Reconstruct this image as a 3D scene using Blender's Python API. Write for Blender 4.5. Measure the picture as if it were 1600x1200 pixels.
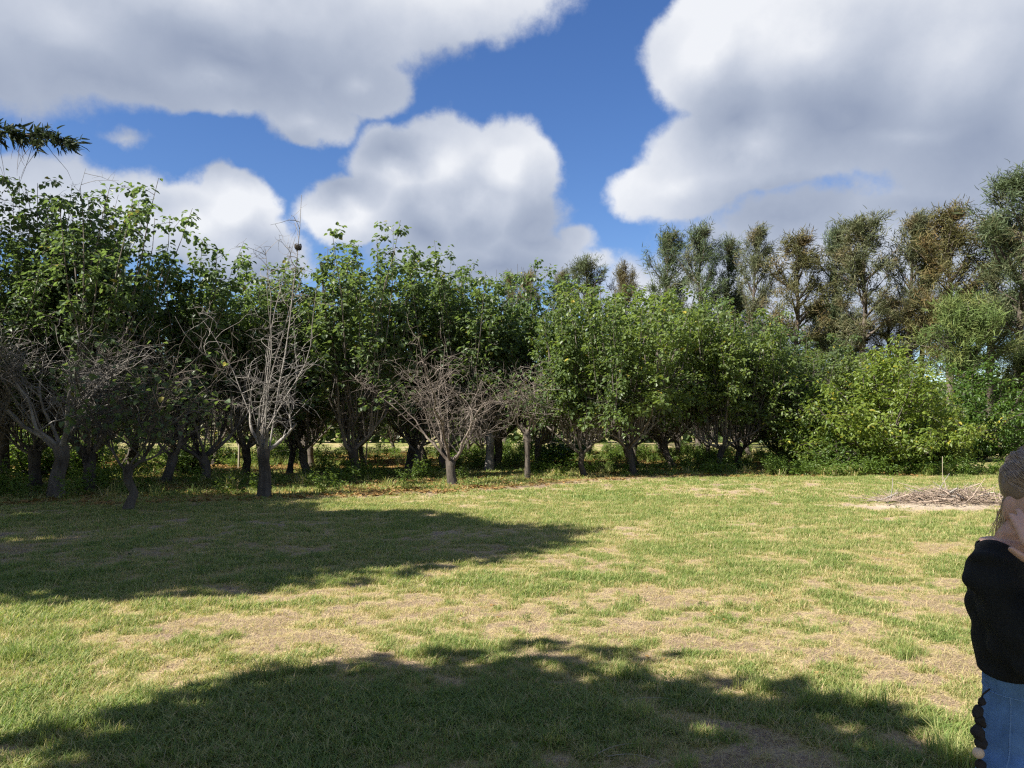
import bpy, bmesh, math, random
import numpy as np
from mathutils import Vector, Matrix, Euler

# ------------------------------------------------------------------ camera, sky, sun, exposure
scene = bpy.context.scene
for _o in list(bpy.data.objects):
    bpy.data.objects.remove(_o, do_unlink=True)
COL = scene.collection
R = math.radians

CAM_H, FPX, HORIZ = 1.67, 1201.0, 668.0
PITCH = math.atan((HORIZ - 600.0) / FPX)
cam_d = bpy.data.cameras.new('camera')
cam = bpy.data.objects.new('camera', cam_d)
COL.objects.link(cam)
cam.location = (0, 0, CAM_H)
cam.rotation_euler = (R(90) + PITCH, 0, 0)
cam_d.sensor_width = 36.0
cam_d.lens = 36.0 * FPX / 1600.0
cam_d.clip_start, cam_d.clip_end = 0.05, 6000.0
scene.camera = cam

SUN_EL = R(43)
SUN_AZ = Vector((-0.86, -0.51, 0)).normalized()          # horizontal direction towards the sun
SUN_DIR = Vector((SUN_AZ.x * math.cos(SUN_EL), SUN_AZ.y * math.cos(SUN_EL), math.sin(SUN_EL)))
sun_d = bpy.data.lights.new('sun', 'SUN')
sun_d.energy = 5.0
sun_d.angle = R(0.53)
sun_d.color = (1.0, 0.95, 0.86)
sun = bpy.data.objects.new('sun', sun_d)
COL.objects.link(sun)
sun.rotation_euler = (-SUN_DIR).to_track_quat('-Z', 'Y').to_euler()
sun.location = SUN_DIR * 60

SKY_STRENGTH = 0.055
EXPOSURE = 1.45
vs = scene.view_settings
vs.view_transform = 'Standard'
vs.look = 'None'
vs.exposure = EXPOSURE
vs.gamma = 1.0
vs.use_curve_mapping = False
scene.cycles.max_bounces = 8
scene.cycles.transparent_max_bounces = 8
scene.cycles.use_denoising = False
scene.cycles.filter_width = 1.25


def px_dir(px, py):
    u, v = (px - 800) / FPX, (600 - py) / FPX
    c, s = math.cos(PITCH), math.sin(PITCH)
    return Vector((u, c - v * s, s + v * c)).normalized()


class NT:
    """small helper to write node trees"""
    def __init__(self, tree):
        self.t = tree

    def n(self, typ, **kw):
        nd = self.t.nodes.new(typ)
        for k, v in kw.items():
            if k.startswith('i_'):
                nd.inputs[k[2:]].default_value = v
            else:
                setattr(nd, k, v)
        return nd

    def l(self, a, b):
        self.t.links.new(a, b)

    def _put(self, sock, v):
        if isinstance(v, bpy.types.NodeSocket):
            self.l(v, sock)
        elif v is not None:
            sock.default_value = v

    def math(self, op, a, b=None, c=None, clamp=False):
        nd = self.n('ShaderNodeMath', operation=op, use_clamp=clamp)
        for s, v in zip(nd.inputs, (a, b, c)):
            self._put(s, v)
        return nd.outputs[0]

    def vec(self, op, a, b=None, scale=None):
        nd = self.n('ShaderNodeVectorMath', operation=op)
        self._put(nd.inputs[0], a)
        if b is not None:
            self._put(nd.inputs[1], b)
        if scale is not None:
            self._put(nd.inputs['Scale'], scale)
        return nd.outputs['Value'] if op in ('LENGTH', 'DOT_PRODUCT', 'DISTANCE') else nd.outputs['Vector']

    def mix(self, f, a, b, blend='MIX'):
        nd = self.n('ShaderNodeMix', data_type='RGBA', blend_type=blend)
        self._put(nd.inputs[0], f)
        self._put(nd.inputs[6], a)
        self._put(nd.inputs[7], b)
        return nd.outputs[2]

    def noise(self, vecsock, scale, detail=4, rough=0.55, color=False, dist=0.0):
        nd = self.n('ShaderNodeTexNoise')
        nd.inputs['Scale'].default_value = scale
        nd.inputs['Detail'].default_value = detail
        nd.inputs['Roughness'].default_value = rough
        nd.inputs['Distortion'].default_value = dist
        if vecsock is not None:
            self.l(vecsock, nd.inputs['Vector'])
        return nd.outputs['Color'] if color else nd.outputs[0]

    def sstep(self, v, a, b, lo=0.0, hi=1.0):
        nd = self.n('ShaderNodeMapRange', interpolation_type='SMOOTHSTEP')
        self._put(nd.inputs[0], v)
        for i, q in zip((1, 2, 3, 4), (a, b, lo, hi)):
            nd.inputs[i].default_value = q
        return nd.outputs[0]

    def ramp(self, f, stops):
        nd = self.n('ShaderNodeValToRGB')
        self._put(nd.inputs[0], f)
        e = nd.color_ramp.elements
        while len(e) < len(stops):
            e.new(0.5)
        for el, (p, c) in zip(e, stops):
            el.position = p
            el.color = (*c, 1)
        return nd.outputs[0]


# clouds: (px, py, rx, ry, weight) turned into sky azimuth / elevation
CLOUDS = [
    # broad cloud high on the left
    (300, -10, 440, 110, 1.0), (110, 20, 260, 105, 1.0), (330, 122, 200, 56, .9), (560, 135, 84, 52, 0.85),
    (480, 190, 84, 40, 0.75), (660, 10, 200, 66, 0.6), (800, 0, 110, 40, 0.25), (-200, 0, 300, 120, 1.0),
    # low bank on the left
    (362, 325, 74, 58, 1.0), (300, 350, 80, 60, 0.9), (215, 340, 66, 64, 0.75), (110, 320, 120, 66, 0.7), (10, 300, 110, 50, 0.7), (380, 395, 110, 60, 0.8),
    (178, 213, 34, 12, 0.18),
    # middle heap
    (690, 250, 92, 76, 1.0), (620, 260, 80, 66, 1.0), (790, 270, 94, 84, 1.0), (730, 335, 160, 80, 1.1), (560, 335, 96, 56, 0.9),
    (885, 380, 44, 30, 0.4), (760, 410, 190, 44, 0.7), (930, 405, 40, 18, 0.35),
    # giant on the right
    (1110, 80, 112, 90, 1.0), (1260, 80, 230, 130, 1.1), (1480, 100, 260, 160, 1.0), (1050, 290, 112, 52, 0.8), (1180, 225, 190, 72, 1.0),
    (1420, 210, 260, 52, 0.8), (1700, 150, 280, 180, 1.0),
    (1250, 340, 200, 60, 0.42), (1480, 320, 300, 60, 0.40), (1350, 440, 460, 100, 0.7),
]

world = bpy.data.worlds.new('World')
scene.world = world
world.use_nodes = True
wt = world.node_tree
wt.nodes.clear()

g = bpy.data.node_groups.new('cloud_density', 'ShaderNodeTree')
g.interface.new_socket('Dir', in_out='INPUT', socket_type='NodeSocketVector')
g.interface.new_socket('Density', in_out='OUTPUT', socket_type='NodeSocketFloat')
g.interface.new_socket('Body', in_out='OUTPUT', socket_type='NodeSocketFloat')
G = NT(g)
gi, go = G.n('NodeGroupInput'), G.n('NodeGroupOutput')
dvec = gi.outputs[0]
sep = G.n('ShaderNodeSeparateXYZ')
G.l(dvec, sep.inputs[0])
az = G.math('ARCTAN2', sep.outputs[0], sep.outputs[1])
el = G.math('ARCSINE', sep.outputs[2])
cmb = G.n('ShaderNodeCombineXYZ')
G.l(az, cmb.inputs[0])
G.l(el, cmb.inputs[1])
w1 = G.vec('SCALE', G.vec('SUBTRACT', G.noise(dvec, 5.5, 3, 0.5, color=True), (0.5, 0.5, 0.5)), scale=0.055)
w2 = G.vec('SCALE', G.vec('SUBTRACT', G.noise(dvec, 17.0, 6, 0.56, color=True), (0.5, 0.5, 0.5)), scale=0.040)
p2 = G.vec('MULTIPLY', G.vec('ADD', G.vec('ADD', cmb.outputs[0], w1), w2), (1, 1, 0))
acc = None
for (cx, cy, rx, ry, wgt) in CLOUDS:
    d = px_dir(cx, cy)
    a0, e0 = math.atan2(d.x, d.y), math.asin(d.z)
    dist = G.vec('LENGTH', G.vec('MULTIPLY', G.vec('SUBTRACT', p2, (a0, e0, 0)), (FPX / rx, FPX / ry, 0)))
    v = G.math('MULTIPLY_ADD', dist, -wgt, wgt)
    acc = v if acc is None else G.math('SMOOTH_MAX', acc, v, 0.12)
# the same kind of broken cloud over the rest of the sky
low = G.vec('MULTIPLY', dvec, (1, 1, 1.7))
rest = G.math('MULTIPLY', G.math('SUBTRACT', G.noise(low, 2.3, 5, 0.5), 0.52), 3.2)
framed = G.vec('LENGTH', G.vec('MULTIPLY', G.vec('SUBTRACT', cmb.outputs[0], (0, 0.25, 0)), (1 / 0.85, 1 / 0.5, 0)))
rest = G.math('SUBTRACT', rest, G.sstep(framed, 0.9, 1.25, 4.0, 0.0))
acc = G.math('MAXIMUM', acc, rest)
fine = G.math('MULTIPLY', G.math('SUBTRACT', G.noise(dvec, 24.0, 8, 0.64), 0.5), 0.36)
G.l(G.math('ADD', acc, fine), go.inputs[0])
G.l(G.math('ADD', acc, G.math('MULTIPLY', fine, .45)), go.inputs[1])

W = NT(wt)
tc = W.n('ShaderNodeTexCoord')
dirv = tc.outputs['Generated']
sky = W.n('ShaderNodeTexSky', sky_type='NISHITA', sun_disc=False)
sky.sun_elevation = SUN_EL
sky.sun_rotation = math.atan2(SUN_DIR.x, SUN_DIR.y)
sky.air_density, sky.dust_density, sky.ozone_density = 1.0, 0.3, 3.0
hs = W.n('ShaderNodeHueSaturation', i_Hue=0.512, i_Saturation=1.22, i_Value=1.0)
W.l(sky.outputs[0], hs.inputs['Color'])
g1 = W.n('ShaderNodeGroup')
g1.node_tree = g
W.l(dirv, g1.inputs[0])
g2 = W.n('ShaderNodeGroup')
g2.node_tree = g
tow = Vector((-0.45, -0.1, 0.9)).normalized() * 0.085
W.l(W.vec('NORMALIZE', W.vec('ADD', dirv, tuple(tow))), g2.inputs[0])
dens, dens2 = g1.outputs[0], g2.outputs[0]
lit = W.math('MULTIPLY_ADD', W.math('SUBTRACT', g1.outputs[1], g2.outputs[1]), 0.72, 0.33, clamp=True)
edge = W.sstep(dens, 0.02, 0.60, 0.30, 0.0)
lit = W.math('ADD', lit, edge, clamp=True)
CL = 1.0 / SKY_STRENGTH / (2 ** EXPOSURE)
ccol = W.ramp(lit, [(0.0, (0.31, 0.365, 0.49)), (0.35, (0.44, 0.495, 0.61)), (0.65, (0.62, 0.665, 0.76)), (1.0, (0.90, 0.92, 0.96))])
ccol = W.vec('SCALE', ccol, scale=CL)
mask = W.sstep(dens, -0.05, 0.19, 0.0, 0.97)
sep2 = W.n('ShaderNodeSeparateXYZ')
W.l(dirv, sep2.inputs[0])
mask = W.math('MULTIPLY', mask, W.sstep(sep2.outputs[2], -0.02, 0.03))
bg = W.n('ShaderNodeBackground')
bg.inputs['Strength'].default_value = SKY_STRENGTH
W.l(W.mix(mask, hs.outputs[0], ccol), bg.inputs['Color'])
wo = W.n('ShaderNodeOutputWorld')
W.l(bg.outputs[0], wo.inputs['Surface'])
world.cycles.sampling_method = 'MANUAL'
world.cycles.sample_map_resolution = 512

# ------------------------------------------------------------------ numpy noise, shared by ground and plants
rng = np.random.default_rng(7)
_LAT = np.random.default_rng(99).random((256, 256))


def vnoise(x, y, off=0):
    x = np.asarray(x, float) + off * 17.3
    y = np.asarray(y, float) + off * 41.7
    xi, yi = np.floor(x).astype(int), np.floor(y).astype(int)
    fx, fy = x - xi, y - yi
    fx, fy = fx * fx * (3 - 2 * fx), fy * fy * (3 - 2 * fy)
    a = _LAT[xi & 255, yi & 255]
    b = _LAT[(xi + 1) & 255, yi & 255]
    c = _LAT[xi & 255, (yi + 1) & 255]
    d = _LAT[(xi + 1) & 255, (yi + 1) & 255]
    return (a * (1 - fx) + b * fx) * (1 - fy) + (c * (1 - fx) + d * fx) * fy


def fbm(x, y, f, octv=4, off=0):
    s, amp, tot = 0.0, 1.0, 0.0
    for i in range(octv):
        s = s + amp * vnoise(np.asarray(x) * f, np.asarray(y) * f, off + i * 3)
        tot += amp
        amp *= 0.55
        f *= 2.03
    return s / tot


def at(px, py):
    """photo pixel on the ground -> world x, y"""
    Y = FPX * CAM_H / (py - HORIZ)
    return (px - 800) / FPX * Y, Y


def X_at(px, Y):
    return (px - 800) / FPX * Y


def gauss(x, y, cx, cy, rx, ry):
    return np.exp(-(((x - cx) / rx) ** 2 + ((y - cy) / ry) ** 2))


def zground(x, y):
    x, y = np.asarray(x, float), np.asarray(y, float)
    near = np.clip((60 - np.hypot(x, y)) / 30, 0, 1)
    z = near * (0.07 * (fbm(x, y, 0.22, 3, 5) - 0.5) + 0.035 * (fbm(x, y, 1.3, 2, 8) - 0.5))
    px_, py_ = at(1465, 787)
    return z + 0.10 * gauss(x, y, px_, py_, 1.5, 0.8)


def front_edge(x):
    """distance of the bare strip where the lawn ends and the orchard floor starts"""
    return np.interp(x, [-30, -9, -5, -1.5, 2, 6, 14, 17, 20, 40],
                        [14.5, 16.8, 18.4, 20.0, 24.0, 26.5, 27.0, 28.5, 38, 40])


DRY = [(1250, 960, 2.2, 1.2, .20), (1420, 1060, 1.2, .6, .25), (1150, 1060, 1.0, .4, .18), (330, 985, .9, .5, .45), (120, 1000, .9, .35, .38), (690, 945, 1.3, .7, .55), (520, 1000, .7, .3, .30), (880, 975, .9, .5, .38),
       (1010, 990, .8, .4, .32), (1150, 1010, .7, .4, .38), (1280, 1045, .8, .5, .42), (1470, 1030, .7, .5, .45), (1320, 935, 1.2, .9, .25),
       (250, 1075, .5, .2, .42), (1110, 905, 1.4, 1.0, .18), (1420, 860, 1.8, 1.2, .18), (1450, 1110, .4, .25, .35), (1120, 1120, .35, .2, .35),
       (700, 940, .5, .3, .25), (360, 850, 1.3, .8, .40), (110, 850, 1.2, .6, .25), (1180, 1180, .35, .12, .3), (1000, 1180, .3, .12, .25),
       (1450, 852, .5, .3, .35), (1215, 950, .8, .3, .2), (1060, 925, .7, .35, .25)]
LUSH = [(60, 1010, .5, .3, .5), (110, 1050, .5, .25, .4), (460, 1060, .5, .25, .45), (640, 900, 2.5, .7, .25), (330, 905, 1.3, .5, .3),
        (300, 1130, 1.6, .5, .4), (700, 1110, 1.4, .5, .35), (960, 1120, .5, .3, .1), (870, 800, 3.5, 2.2, .15), (1000, 850, 2, 1.2, .1)]


def lush(x, y):
    """1 = thick green grass, 0 = bare ground"""
    x, y = np.asarray(x, float), np.asarray(y, float)
    v = 0.50 + 0.7 * (fbm(x, y, 0.30, 3, 1) - 0.5) + 1.1 * (fbm(x, y, 1.6, 3, 2) - 0.5) + 1.5 * (fbm(x, y, 5.0, 3, 3) - 0.5)
    for (px, py, rx, ry, a) in DRY:
        cx, cy = at(px, py)
        v = v - 0.68 * a * gauss(x, y, cx, cy, rx, ry)
    for (px, py, rx, ry, a) in LUSH:
        cx, cy = at(px, py)
        v = v + a * gauss(x, y, cx, cy, rx, ry)
    v = v + 0.10 * np.clip((y - 12) / 8, 0, 1)
    e = y - front_edge(x) + 0.9 * (fbm(x, y, 0.6, 3, 12) - 0.5)
    strip = np.exp(-((e - 0.1) / 0.75) ** 2) * np.clip((x + 7) / 4, 0, 1) * np.clip((9 - x) / 4, 0.25, 1)
    v = v - 0.75 * strip
    px_, py_ = at(1450, 791)
    v = v - 1.1 * gauss(x, y, px_, py_, 1.55, 0.55)
    return np.clip(v, 0, 1)


def orchard_floor(x, y):
    e = y - front_edge(x) + 0.9 * (fbm(x, y, 0.6, 3, 12) - 0.5)
    inside = np.clip(e / 0.8, 0, 1) * np.clip((56 - y) / 4, 0, 1) * np.clip((20 - x) / 3, 0, 1)
    return inside


# ------------------------------------------------------------------ mesh helpers
def mesh_from(name, verts, faces_list, mat=None, smooth=True, fattr=None):
    """faces_list: list of int arrays (n,3) or (n,4); fattr: point float attributes {name: array}"""
    me = bpy.data.meshes.new(name)
    verts = np.asarray(verts, dtype=np.float32)
    me.vertices.add(len(verts))
    me.vertices.foreach_set('co', verts.ravel())
    loops, starts, n = [], [], 0
    for f in faces_list:
        f = np.asarray(f, dtype=np.int32)
        if len(f) == 0:
            continue
        k = f.shape[1]
        loops.append(f.ravel())
        starts.append(np.arange(len(f), dtype=np.int32) * k + n)
        n += f.size
    if loops:
        loops = np.concatenate(loops)
        starts = np.concatenate(starts)
        me.loops.add(len(loops))
        me.loops.foreach_set('vertex_index', loops)
        me.polygons.add(len(starts))
        me.polygons.foreach_set('loop_start', starts)
        me.polygons.foreach_set('use_smooth', np.full(len(starts), smooth))
    if fattr:
        for k, v in fattr.items():
            a = me.attributes.new(k, 'FLOAT', 'POINT')
            a.data.foreach_set('value', np.asarray(v, dtype=np.float32))
    me.update(calc_edges=True)
    me.validate()
    if mat:
        me.materials.append(mat)
    return me


def nrm(v):
    v = np.asarray(v, float)
    return v / max(np.linalg.norm(v), 1e-9)


class Tubes:
    """collects tapered tubes along polylines"""
    def __init__(self):
        self.v, self.f, self.n = [], [], 0

    def add(self, pts, rad, k=4):
        pts = np.asarray(pts, float)
        m = len(pts)
        rad = np.broadcast_to(np.asarray(rad, float), (m,))
        tan = np.gradient(pts, axis=0)
        tan /= np.maximum(np.linalg.norm(tan, axis=1, keepdims=True), 1e-9)
        ref = np.array([0.31, 0.95, 0.05]) if abs(tan[:, 1]).mean() < 0.8 else np.array([0.95, 0.1, 0.3])
        u = np.cross(tan, ref)
        u /= np.maximum(np.linalg.norm(u, axis=1, keepdims=True), 1e-9)
        w = np.cross(tan, u)
        a = np.arange(k) * 2 * math.pi / k
        ring = (u[:, None, :] * np.cos(a)[None, :, None] + w[:, None, :] * np.sin(a)[None, :, None]) * rad[:, None, None] + pts[:, None, :]
        self.v.append(ring.reshape(-1, 3))
        i = np.arange(m - 1)[:, None] * k
        j = np.arange(k)[None, :]
        j2 = (j + 1) % k
        q = np.stack([i + j, i + j2, i + k + j2, i + k + j], axis=-1).reshape(-1, 4) + self.n
        self.f.append(q)
        self.n += m * k

    def mesh(self, name, mat):
        if not self.v:
            return None
        return mesh_from(name, np.concatenate(self.v), [np.concatenate(self.f)], mat)


class Leaves:
    """collects folded leaves (two quads each) with one random value per leaf"""
    def __init__(self):
        self.p, self.a, self.nn, self.s, self.w = [], [], [], [], []

    def add(self, pos, axis, normal, size, width=0.8):
        self.p.append(pos)
        self.a.append(axis)
        self.nn.append(normal)
        self.s.append(size)
        self.w.append(width)

    def mesh(self, name, mat, rg, strip=False):
        P, A, N = np.concatenate(self.p), np.concatenate(self.a), np.concatenate(self.nn)
        S = np.concatenate(self.s)
        Wd = np.concatenate([np.full(len(p), w) for p, w in zip(self.p, self.w)])
        A = A / np.maximum(np.linalg.norm(A, axis=1, keepdims=True), 1e-9)
        Bn = np.cross(A, N)
        Bn /= np.maximum(np.linalg.norm(Bn, axis=1, keepdims=True), 1e-9)
        N = np.cross(Bn, A)
        if strip:      # narrow needle spray: bent strip of two quads
            loc = [(-.5, 0, 0), (.5, 0, 0), (.42, .55, .05), (-.42, .55, .05), (.10, 1, -.06), (-.10, 1, -.06)]
            quads = np.array([[0, 1, 2, 3], [3, 2, 4, 5]])
        else:
            loc = [(0, 0, 0), (.5, .26, .13), (.40, .62, .10), (0, 1.0, -.10), (-.40, .62, .10), (-.5, .26, .13)]
            quads = np.array([[0, 1, 2, 3], [0, 3, 4, 5]])
        n = len(P)
        V = np.empty((n, 6, 3))
        for i, (x, y, z) in enumerate(loc):
            V[:, i] = P + Bn * (x * S * Wd)[:, None] + A * (y * S)[:, None] + N * (z * S)[:, None]
        F = (np.arange(n)[:, None, None] * 6 + quads[None]).reshape(-1, 4)
        rv = np.repeat(rg.random(n), 6)
        return mesh_from(name, V.reshape(-1, 3), [F], mat, smooth=False, fattr={'leaf_value': rv})


# ------------------------------------------------------------------ materials
def new_mat(name):
    m = bpy.data.materials.new(name)
    m.use_nodes = True
    m.node_tree.nodes.clear()
    return m, NT(m.node_tree)


def out(T, shader):
    o = T.n('ShaderNodeOutputMaterial')
    T.l(shader, o.inputs['Surface'])


def bark_mat(name, dark, light, scale=14.0):
    m, T = new_mat(name)
    tco = T.n('ShaderNodeTexCoord').outputs['Object']
    st = T.vec('MULTIPLY', tco, (1, 1, 0.22))
    a = T.noise(st, scale, 6, 0.65)
    b = T.noise(tco, 1.7, 3, 0.5)
    inf = T.n('ShaderNodeObjectInfo')
    f = T.math('ADD', T.math('MULTIPLY', a, 0.75), T.math('MULTIPLY', T.math('SUBTRACT', b, 0.35), 0.8))
    f = T.math('ADD', f, T.math('MULTIPLY', T.math('SUBTRACT', inf.outputs['Random'], 0.5), 0.25), clamp=True)
    col = T.ramp(f, [(0.2, dark), (0.8, light)])
    bs = T.n('ShaderNodeBsdfPrincipled', i_Roughness=0.9)
    bs.inputs['Specular IOR Level'].default_value = 0.15
    T.l(col, bs.inputs['Base Color'])
    bp = T.n('ShaderNodeBump', i_Strength=0.8, i_Distance=0.03)
    T.l(a, bp.inputs['Height'])
    T.l(bp.outputs[0], bs.inputs['Normal'])
    out(T, bs.outputs[0])
    return m


def leaf_mat(name, c1, c2, trans, rare=None, gloss=0.42, tw=0.35, spec=0.4, patch=None):
    m, T = new_mat(name)
    at_ = T.n('ShaderNodeAttribute', attribute_name='leaf_value').outputs['Fac']
    tco = T.n('ShaderNodeTexCoord').outputs['Object']
    big = T.noise(tco, 0.9, 3, 0.5)
    inf = T.n('ShaderNodeObjectInfo')
    f = T.math('ADD', T.math('MULTIPLY', at_, 0.6), T.math('MULTIPLY', T.math('SUBTRACT', big, 0.3), 0.8), clamp=True)
    col = T.mix(f, (*c1, 1), (*c2, 1))
    tcol = T.mix(f, (*[q * 0.75 for q in trans], 1), (*trans, 1))
    if patch:      # withered patches mixed through the crown
        col = T.mix(T.sstep(T.noise(tco, .55, 3, .6), .48, .66, 0, .8), col, (*patch, 1))
    if rare:
        rm = T.math('GREATER_THAN', at_, rare[0])
        col = T.mix(rm, col, (*rare[1], 1))
        tcol = T.mix(rm, tcol, (*rare[1], 1))
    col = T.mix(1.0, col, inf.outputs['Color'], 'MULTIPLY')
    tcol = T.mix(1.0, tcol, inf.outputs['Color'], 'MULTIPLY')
    bs = T.n('ShaderNodeBsdfPrincipled', i_Roughness=gloss)
    bs.inputs['Specular IOR Level'].default_value = spec
    T.l(col, bs.inputs['Base Color'])
    tr = T.n('ShaderNodeBsdfTranslucent')
    T.l(tcol, tr.inputs['Color'])
    mx = T.n('ShaderNodeMixShader')
    mx.inputs[0].default_value = tw
    T.l(bs.outputs[0], mx.inputs[1])
    T.l(tr.outputs[0], mx.inputs[2])
    out(T, mx.outputs[0])
    return m


def plain_mat(name, col, rough=0.7, var=0.25, scale=30.0, bump=0.0, spec=0.3, sss=0.0):
    m, T = new_mat(name)
    tco = T.n('ShaderNodeTexCoord').outputs['Object']
    n_ = T.noise(tco, scale, 5, 0.6)
    c = T.mix(n_, (*[q * (1 - var) for q in col], 1), (*[min(1, q * (1 + var)) for q in col], 1))
    bs = T.n('ShaderNodeBsdfPrincipled', i_Roughness=rough)
    bs.inputs['Specular IOR Level'].default_value = spec
    if sss:
        bs.inputs['Subsurface Weight'].default_value = sss
        bs.inputs['Subsurface Radius'].default_value = (0.012, 0.005, 0.003)
    T.l(c, bs.inputs['Base Color'])
    if bump:
        bp = T.n('ShaderNodeBump', i_Strength=bump, i_Distance=0.004)
        T.l(n_, bp.inputs['Height'])
        T.l(bp.outputs[0], bs.inputs['Normal'])
    out(T, bs.outputs[0])
    return m


M = {}
M['bark'] = bark_mat('orchard_bark', (0.022, 0.018, 0.014), (0.135, 0.115, 0.095))
M['whip'] = bark_mat('whip_bark', (0.045, 0.038, 0.032), (0.20, 0.175, 0.15), 9.0)
M['bare_bark'] = bark_mat('weathered_bark', (0.06, 0.052, 0.045), (0.285, 0.262, 0.235))
M['brown_bark'] = bark_mat('brown_bark', (0.05, 0.038, 0.03), (0.26, 0.22, 0.185))
M['tall_bark'] = bark_mat('tall_bark', (0.03, 0.024, 0.02), (0.14, 0.115, 0.095), 6.0)
M['leaf'] = leaf_mat('orchard_leaf', (0.042, 0.072, 0.032), (0.108, 0.150, 0.052), (0.21, 0.30, 0.06), (0.99, (0.26, 0.23, 0.04)), .46, .42, .40)
M['bush_leaf'] = leaf_mat('bush_leaf', (0.05, 0.095, 0.024), (0.15, 0.195, 0.045), (0.25, 0.34, 0.05), (0.97, (0.28, 0.27, 0.05)), .46, .42, .40)
M['needle'] = leaf_mat('needle_spray', (0.046, 0.060, 0.032), (0.120, 0.132, 0.070), (0.12, 0.13, 0.06), None, 0.6, 0.25, 0.2, (0.135, 0.105, 0.060))
M['weed'] = leaf_mat('weed_leaf', (0.05, 0.10, 0.018), (0.13, 0.19, 0.03), (0.22, 0.32, 0.04), None, 0.5, 0.4)
M['dry_leaf'] = leaf_mat('fallen_leaf', (0.10, 0.055, 0.022), (0.34, 0.21, 0.07), (0.25, 0.14, 0.04), None, 0.7, 0.15, 0.2)
M['stake'] = plain_mat('stake_wood', (0.27, 0.235, 0.17), 0.85, 0.3, 20)
M['twig'] = plain_mat('dead_twig', (0.29, 0.225, 0.175), 0.9, 0.5, 3.0)


def setup(o, label=None, cat=None, group=None, kind=None):
    if label:
        o['label'] = label
    if cat:
        o['category'] = cat
    if group:
        o['group'] = group
    if kind:
        o['kind'] = kind
    return o


def empty(name, loc, rz=0.0, s=(1, 1, 1)):
    o = bpy.data.objects.new(name, None)
    o.empty_display_size = 0.3
    o.location = loc
    o.rotation_euler = (0, 0, rz)
    o.scale = s
    COL.objects.link(o)
    return o


def part(name, me, parent=None, color=None):
    o = bpy.data.objects.new(name, me)
    COL.objects.link(o)
    if parent is not None:
        o.parent = parent
    if color is not None:
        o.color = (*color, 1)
    return o


# ------------------------------------------------------------------ ground
def axis(fine0, fine1, step, far0, far1, grow=1.085):
    mid = list(np.arange(fine0, fine1 + 1e-6, step))
    hi, s, q = [], step, mid[-1]
    while q < far1:
        s *= grow
        q += s
        hi.append(q)
    lo, s, q = [], step, mid[0]
    while q > far0:
        s *= grow
        q -= s
        lo.append(q)
    return np.array(lo[::-1] + mid + hi)


xs = axis(-8, 9, 0.11, -2500, 2500)
ys = axis(2.5, 13, 0.11, -2500, 3500, 1.055)
GX, GY = np.meshgrid(xs, ys)
gx, gy = GX.ravel(), GY.ravel()
gz = zground(gx, gy)
nx, ny = len(xs), len(ys)
ii, jj = np.meshgrid(np.arange(nx - 1), np.arange(ny - 1))
a0 = (jj * nx + ii).ravel()
gf = np.stack([a0, a0 + 1, a0 + nx + 1, a0 + nx], 1)
vl = lush(gx, gy)
fl = orchard_floor(gx, gy)


spx, spy = at(1450, 792)
gme = mesh_from('ground', np.stack([gx, gy, gz], 1), [gf], fattr={'lushness': vl, 'orchard_floor': fl, 'sandy': np.clip(1.3 * gauss(gx, gy, spx, spy, 1.7, 0.5), 0, 1)})
m, T = new_mat('lawn_ground')
tco = T.n('ShaderNodeTexCoord').outputs['Object']
n1 = T.noise(tco, 9.0, 8, 0.68)
n2 = T.noise(tco, 55.0, 5, 0.6)
n0 = T.noise(tco, 3.1, 5, 0.6)


def gattr(nm):
    return T.n('ShaderNodeAttribute', attribute_name=nm).outputs['Fac']


v_ = T.math('ADD', gattr('lushness'), T.math('MULTIPLY', T.math('SUBTRACT', n1, .5), 1.5))
v_ = T.math('ADD', v_, T.math('MULTIPLY', T.math('SUBTRACT', n2, .5), .8), clamp=True)
lawn = T.ramp(v_, [(0.08, (0.25, 0.185, 0.13)), (0.28, (0.40, 0.315, 0.19)), (0.48, (0.27, 0.24, 0.10)), (0.75, (0.15, 0.165, 0.05))])
floor_ = T.ramp(T.math('ADD', n0, T.math('MULTIPLY', T.math('SUBTRACT', n2, .5), .5)), [(0.35, (0.27, 0.155, 0.055)), (0.50, (0.22, 0.16, 0.05)), (0.66, (0.14, 0.165, 0.035))])
gc = T.mix(gattr('orchard_floor'), lawn, floor_)
gc = T.mix(T.math('MULTIPLY', gattr('sandy'), T.sstep(n1, .3, .6, .55, 1.0)), gc, (0.43, 0.36, 0.275, 1))
gc = T.mix(1.0, gc, T.ramp(n2, [(0.3, (0.72, 0.70, 0.68)), (0.7, (1.25, 1.25, 1.25))]), 'MULTIPLY')
bs = T.n('ShaderNodeBsdfPrincipled', i_Roughness=0.95)
bs.inputs['Specular IOR Level'].default_value = 0.1
T.l(gc, bs.inputs['Base Color'])
bp = T.n('ShaderNodeBump', i_Strength=0.9, i_Distance=0.03)
T.l(T.math('ADD', n1, n2), bp.inputs['Height'])
T.l(bp.outputs[0], bs.inputs['Normal'])
out(T, bs.outputs[0])
gme.materials.append(m)
setup(part('ground', gme), kind='structure')


# ------------------------------------------------------------------ tree builders
def wander(start, direc, length, n, rg, wob=0.12, lift=0.0, droop=0.0):
    """a polyline that bends randomly; lift pulls it upright, droop pulls its end down"""
    p, d = np.array(start, float), nrm(direc)
    pts = [p.copy()]
    st = length / n
    for i in range(n):
        d = nrm(d + rg.normal(0, wob, 3) + np.array([0, 0, lift - droop * (i / n)]))
        p = p + d * st
        pts.append(p.copy())
    return np.array(pts)


def along(pts, t):
    f = t * (len(pts) - 1)
    i = min(int(f), len(pts) - 2)
    return pts[i] + (pts[i + 1] - pts[i]) * (f - i), nrm(pts[i + 1] - pts[i])


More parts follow.
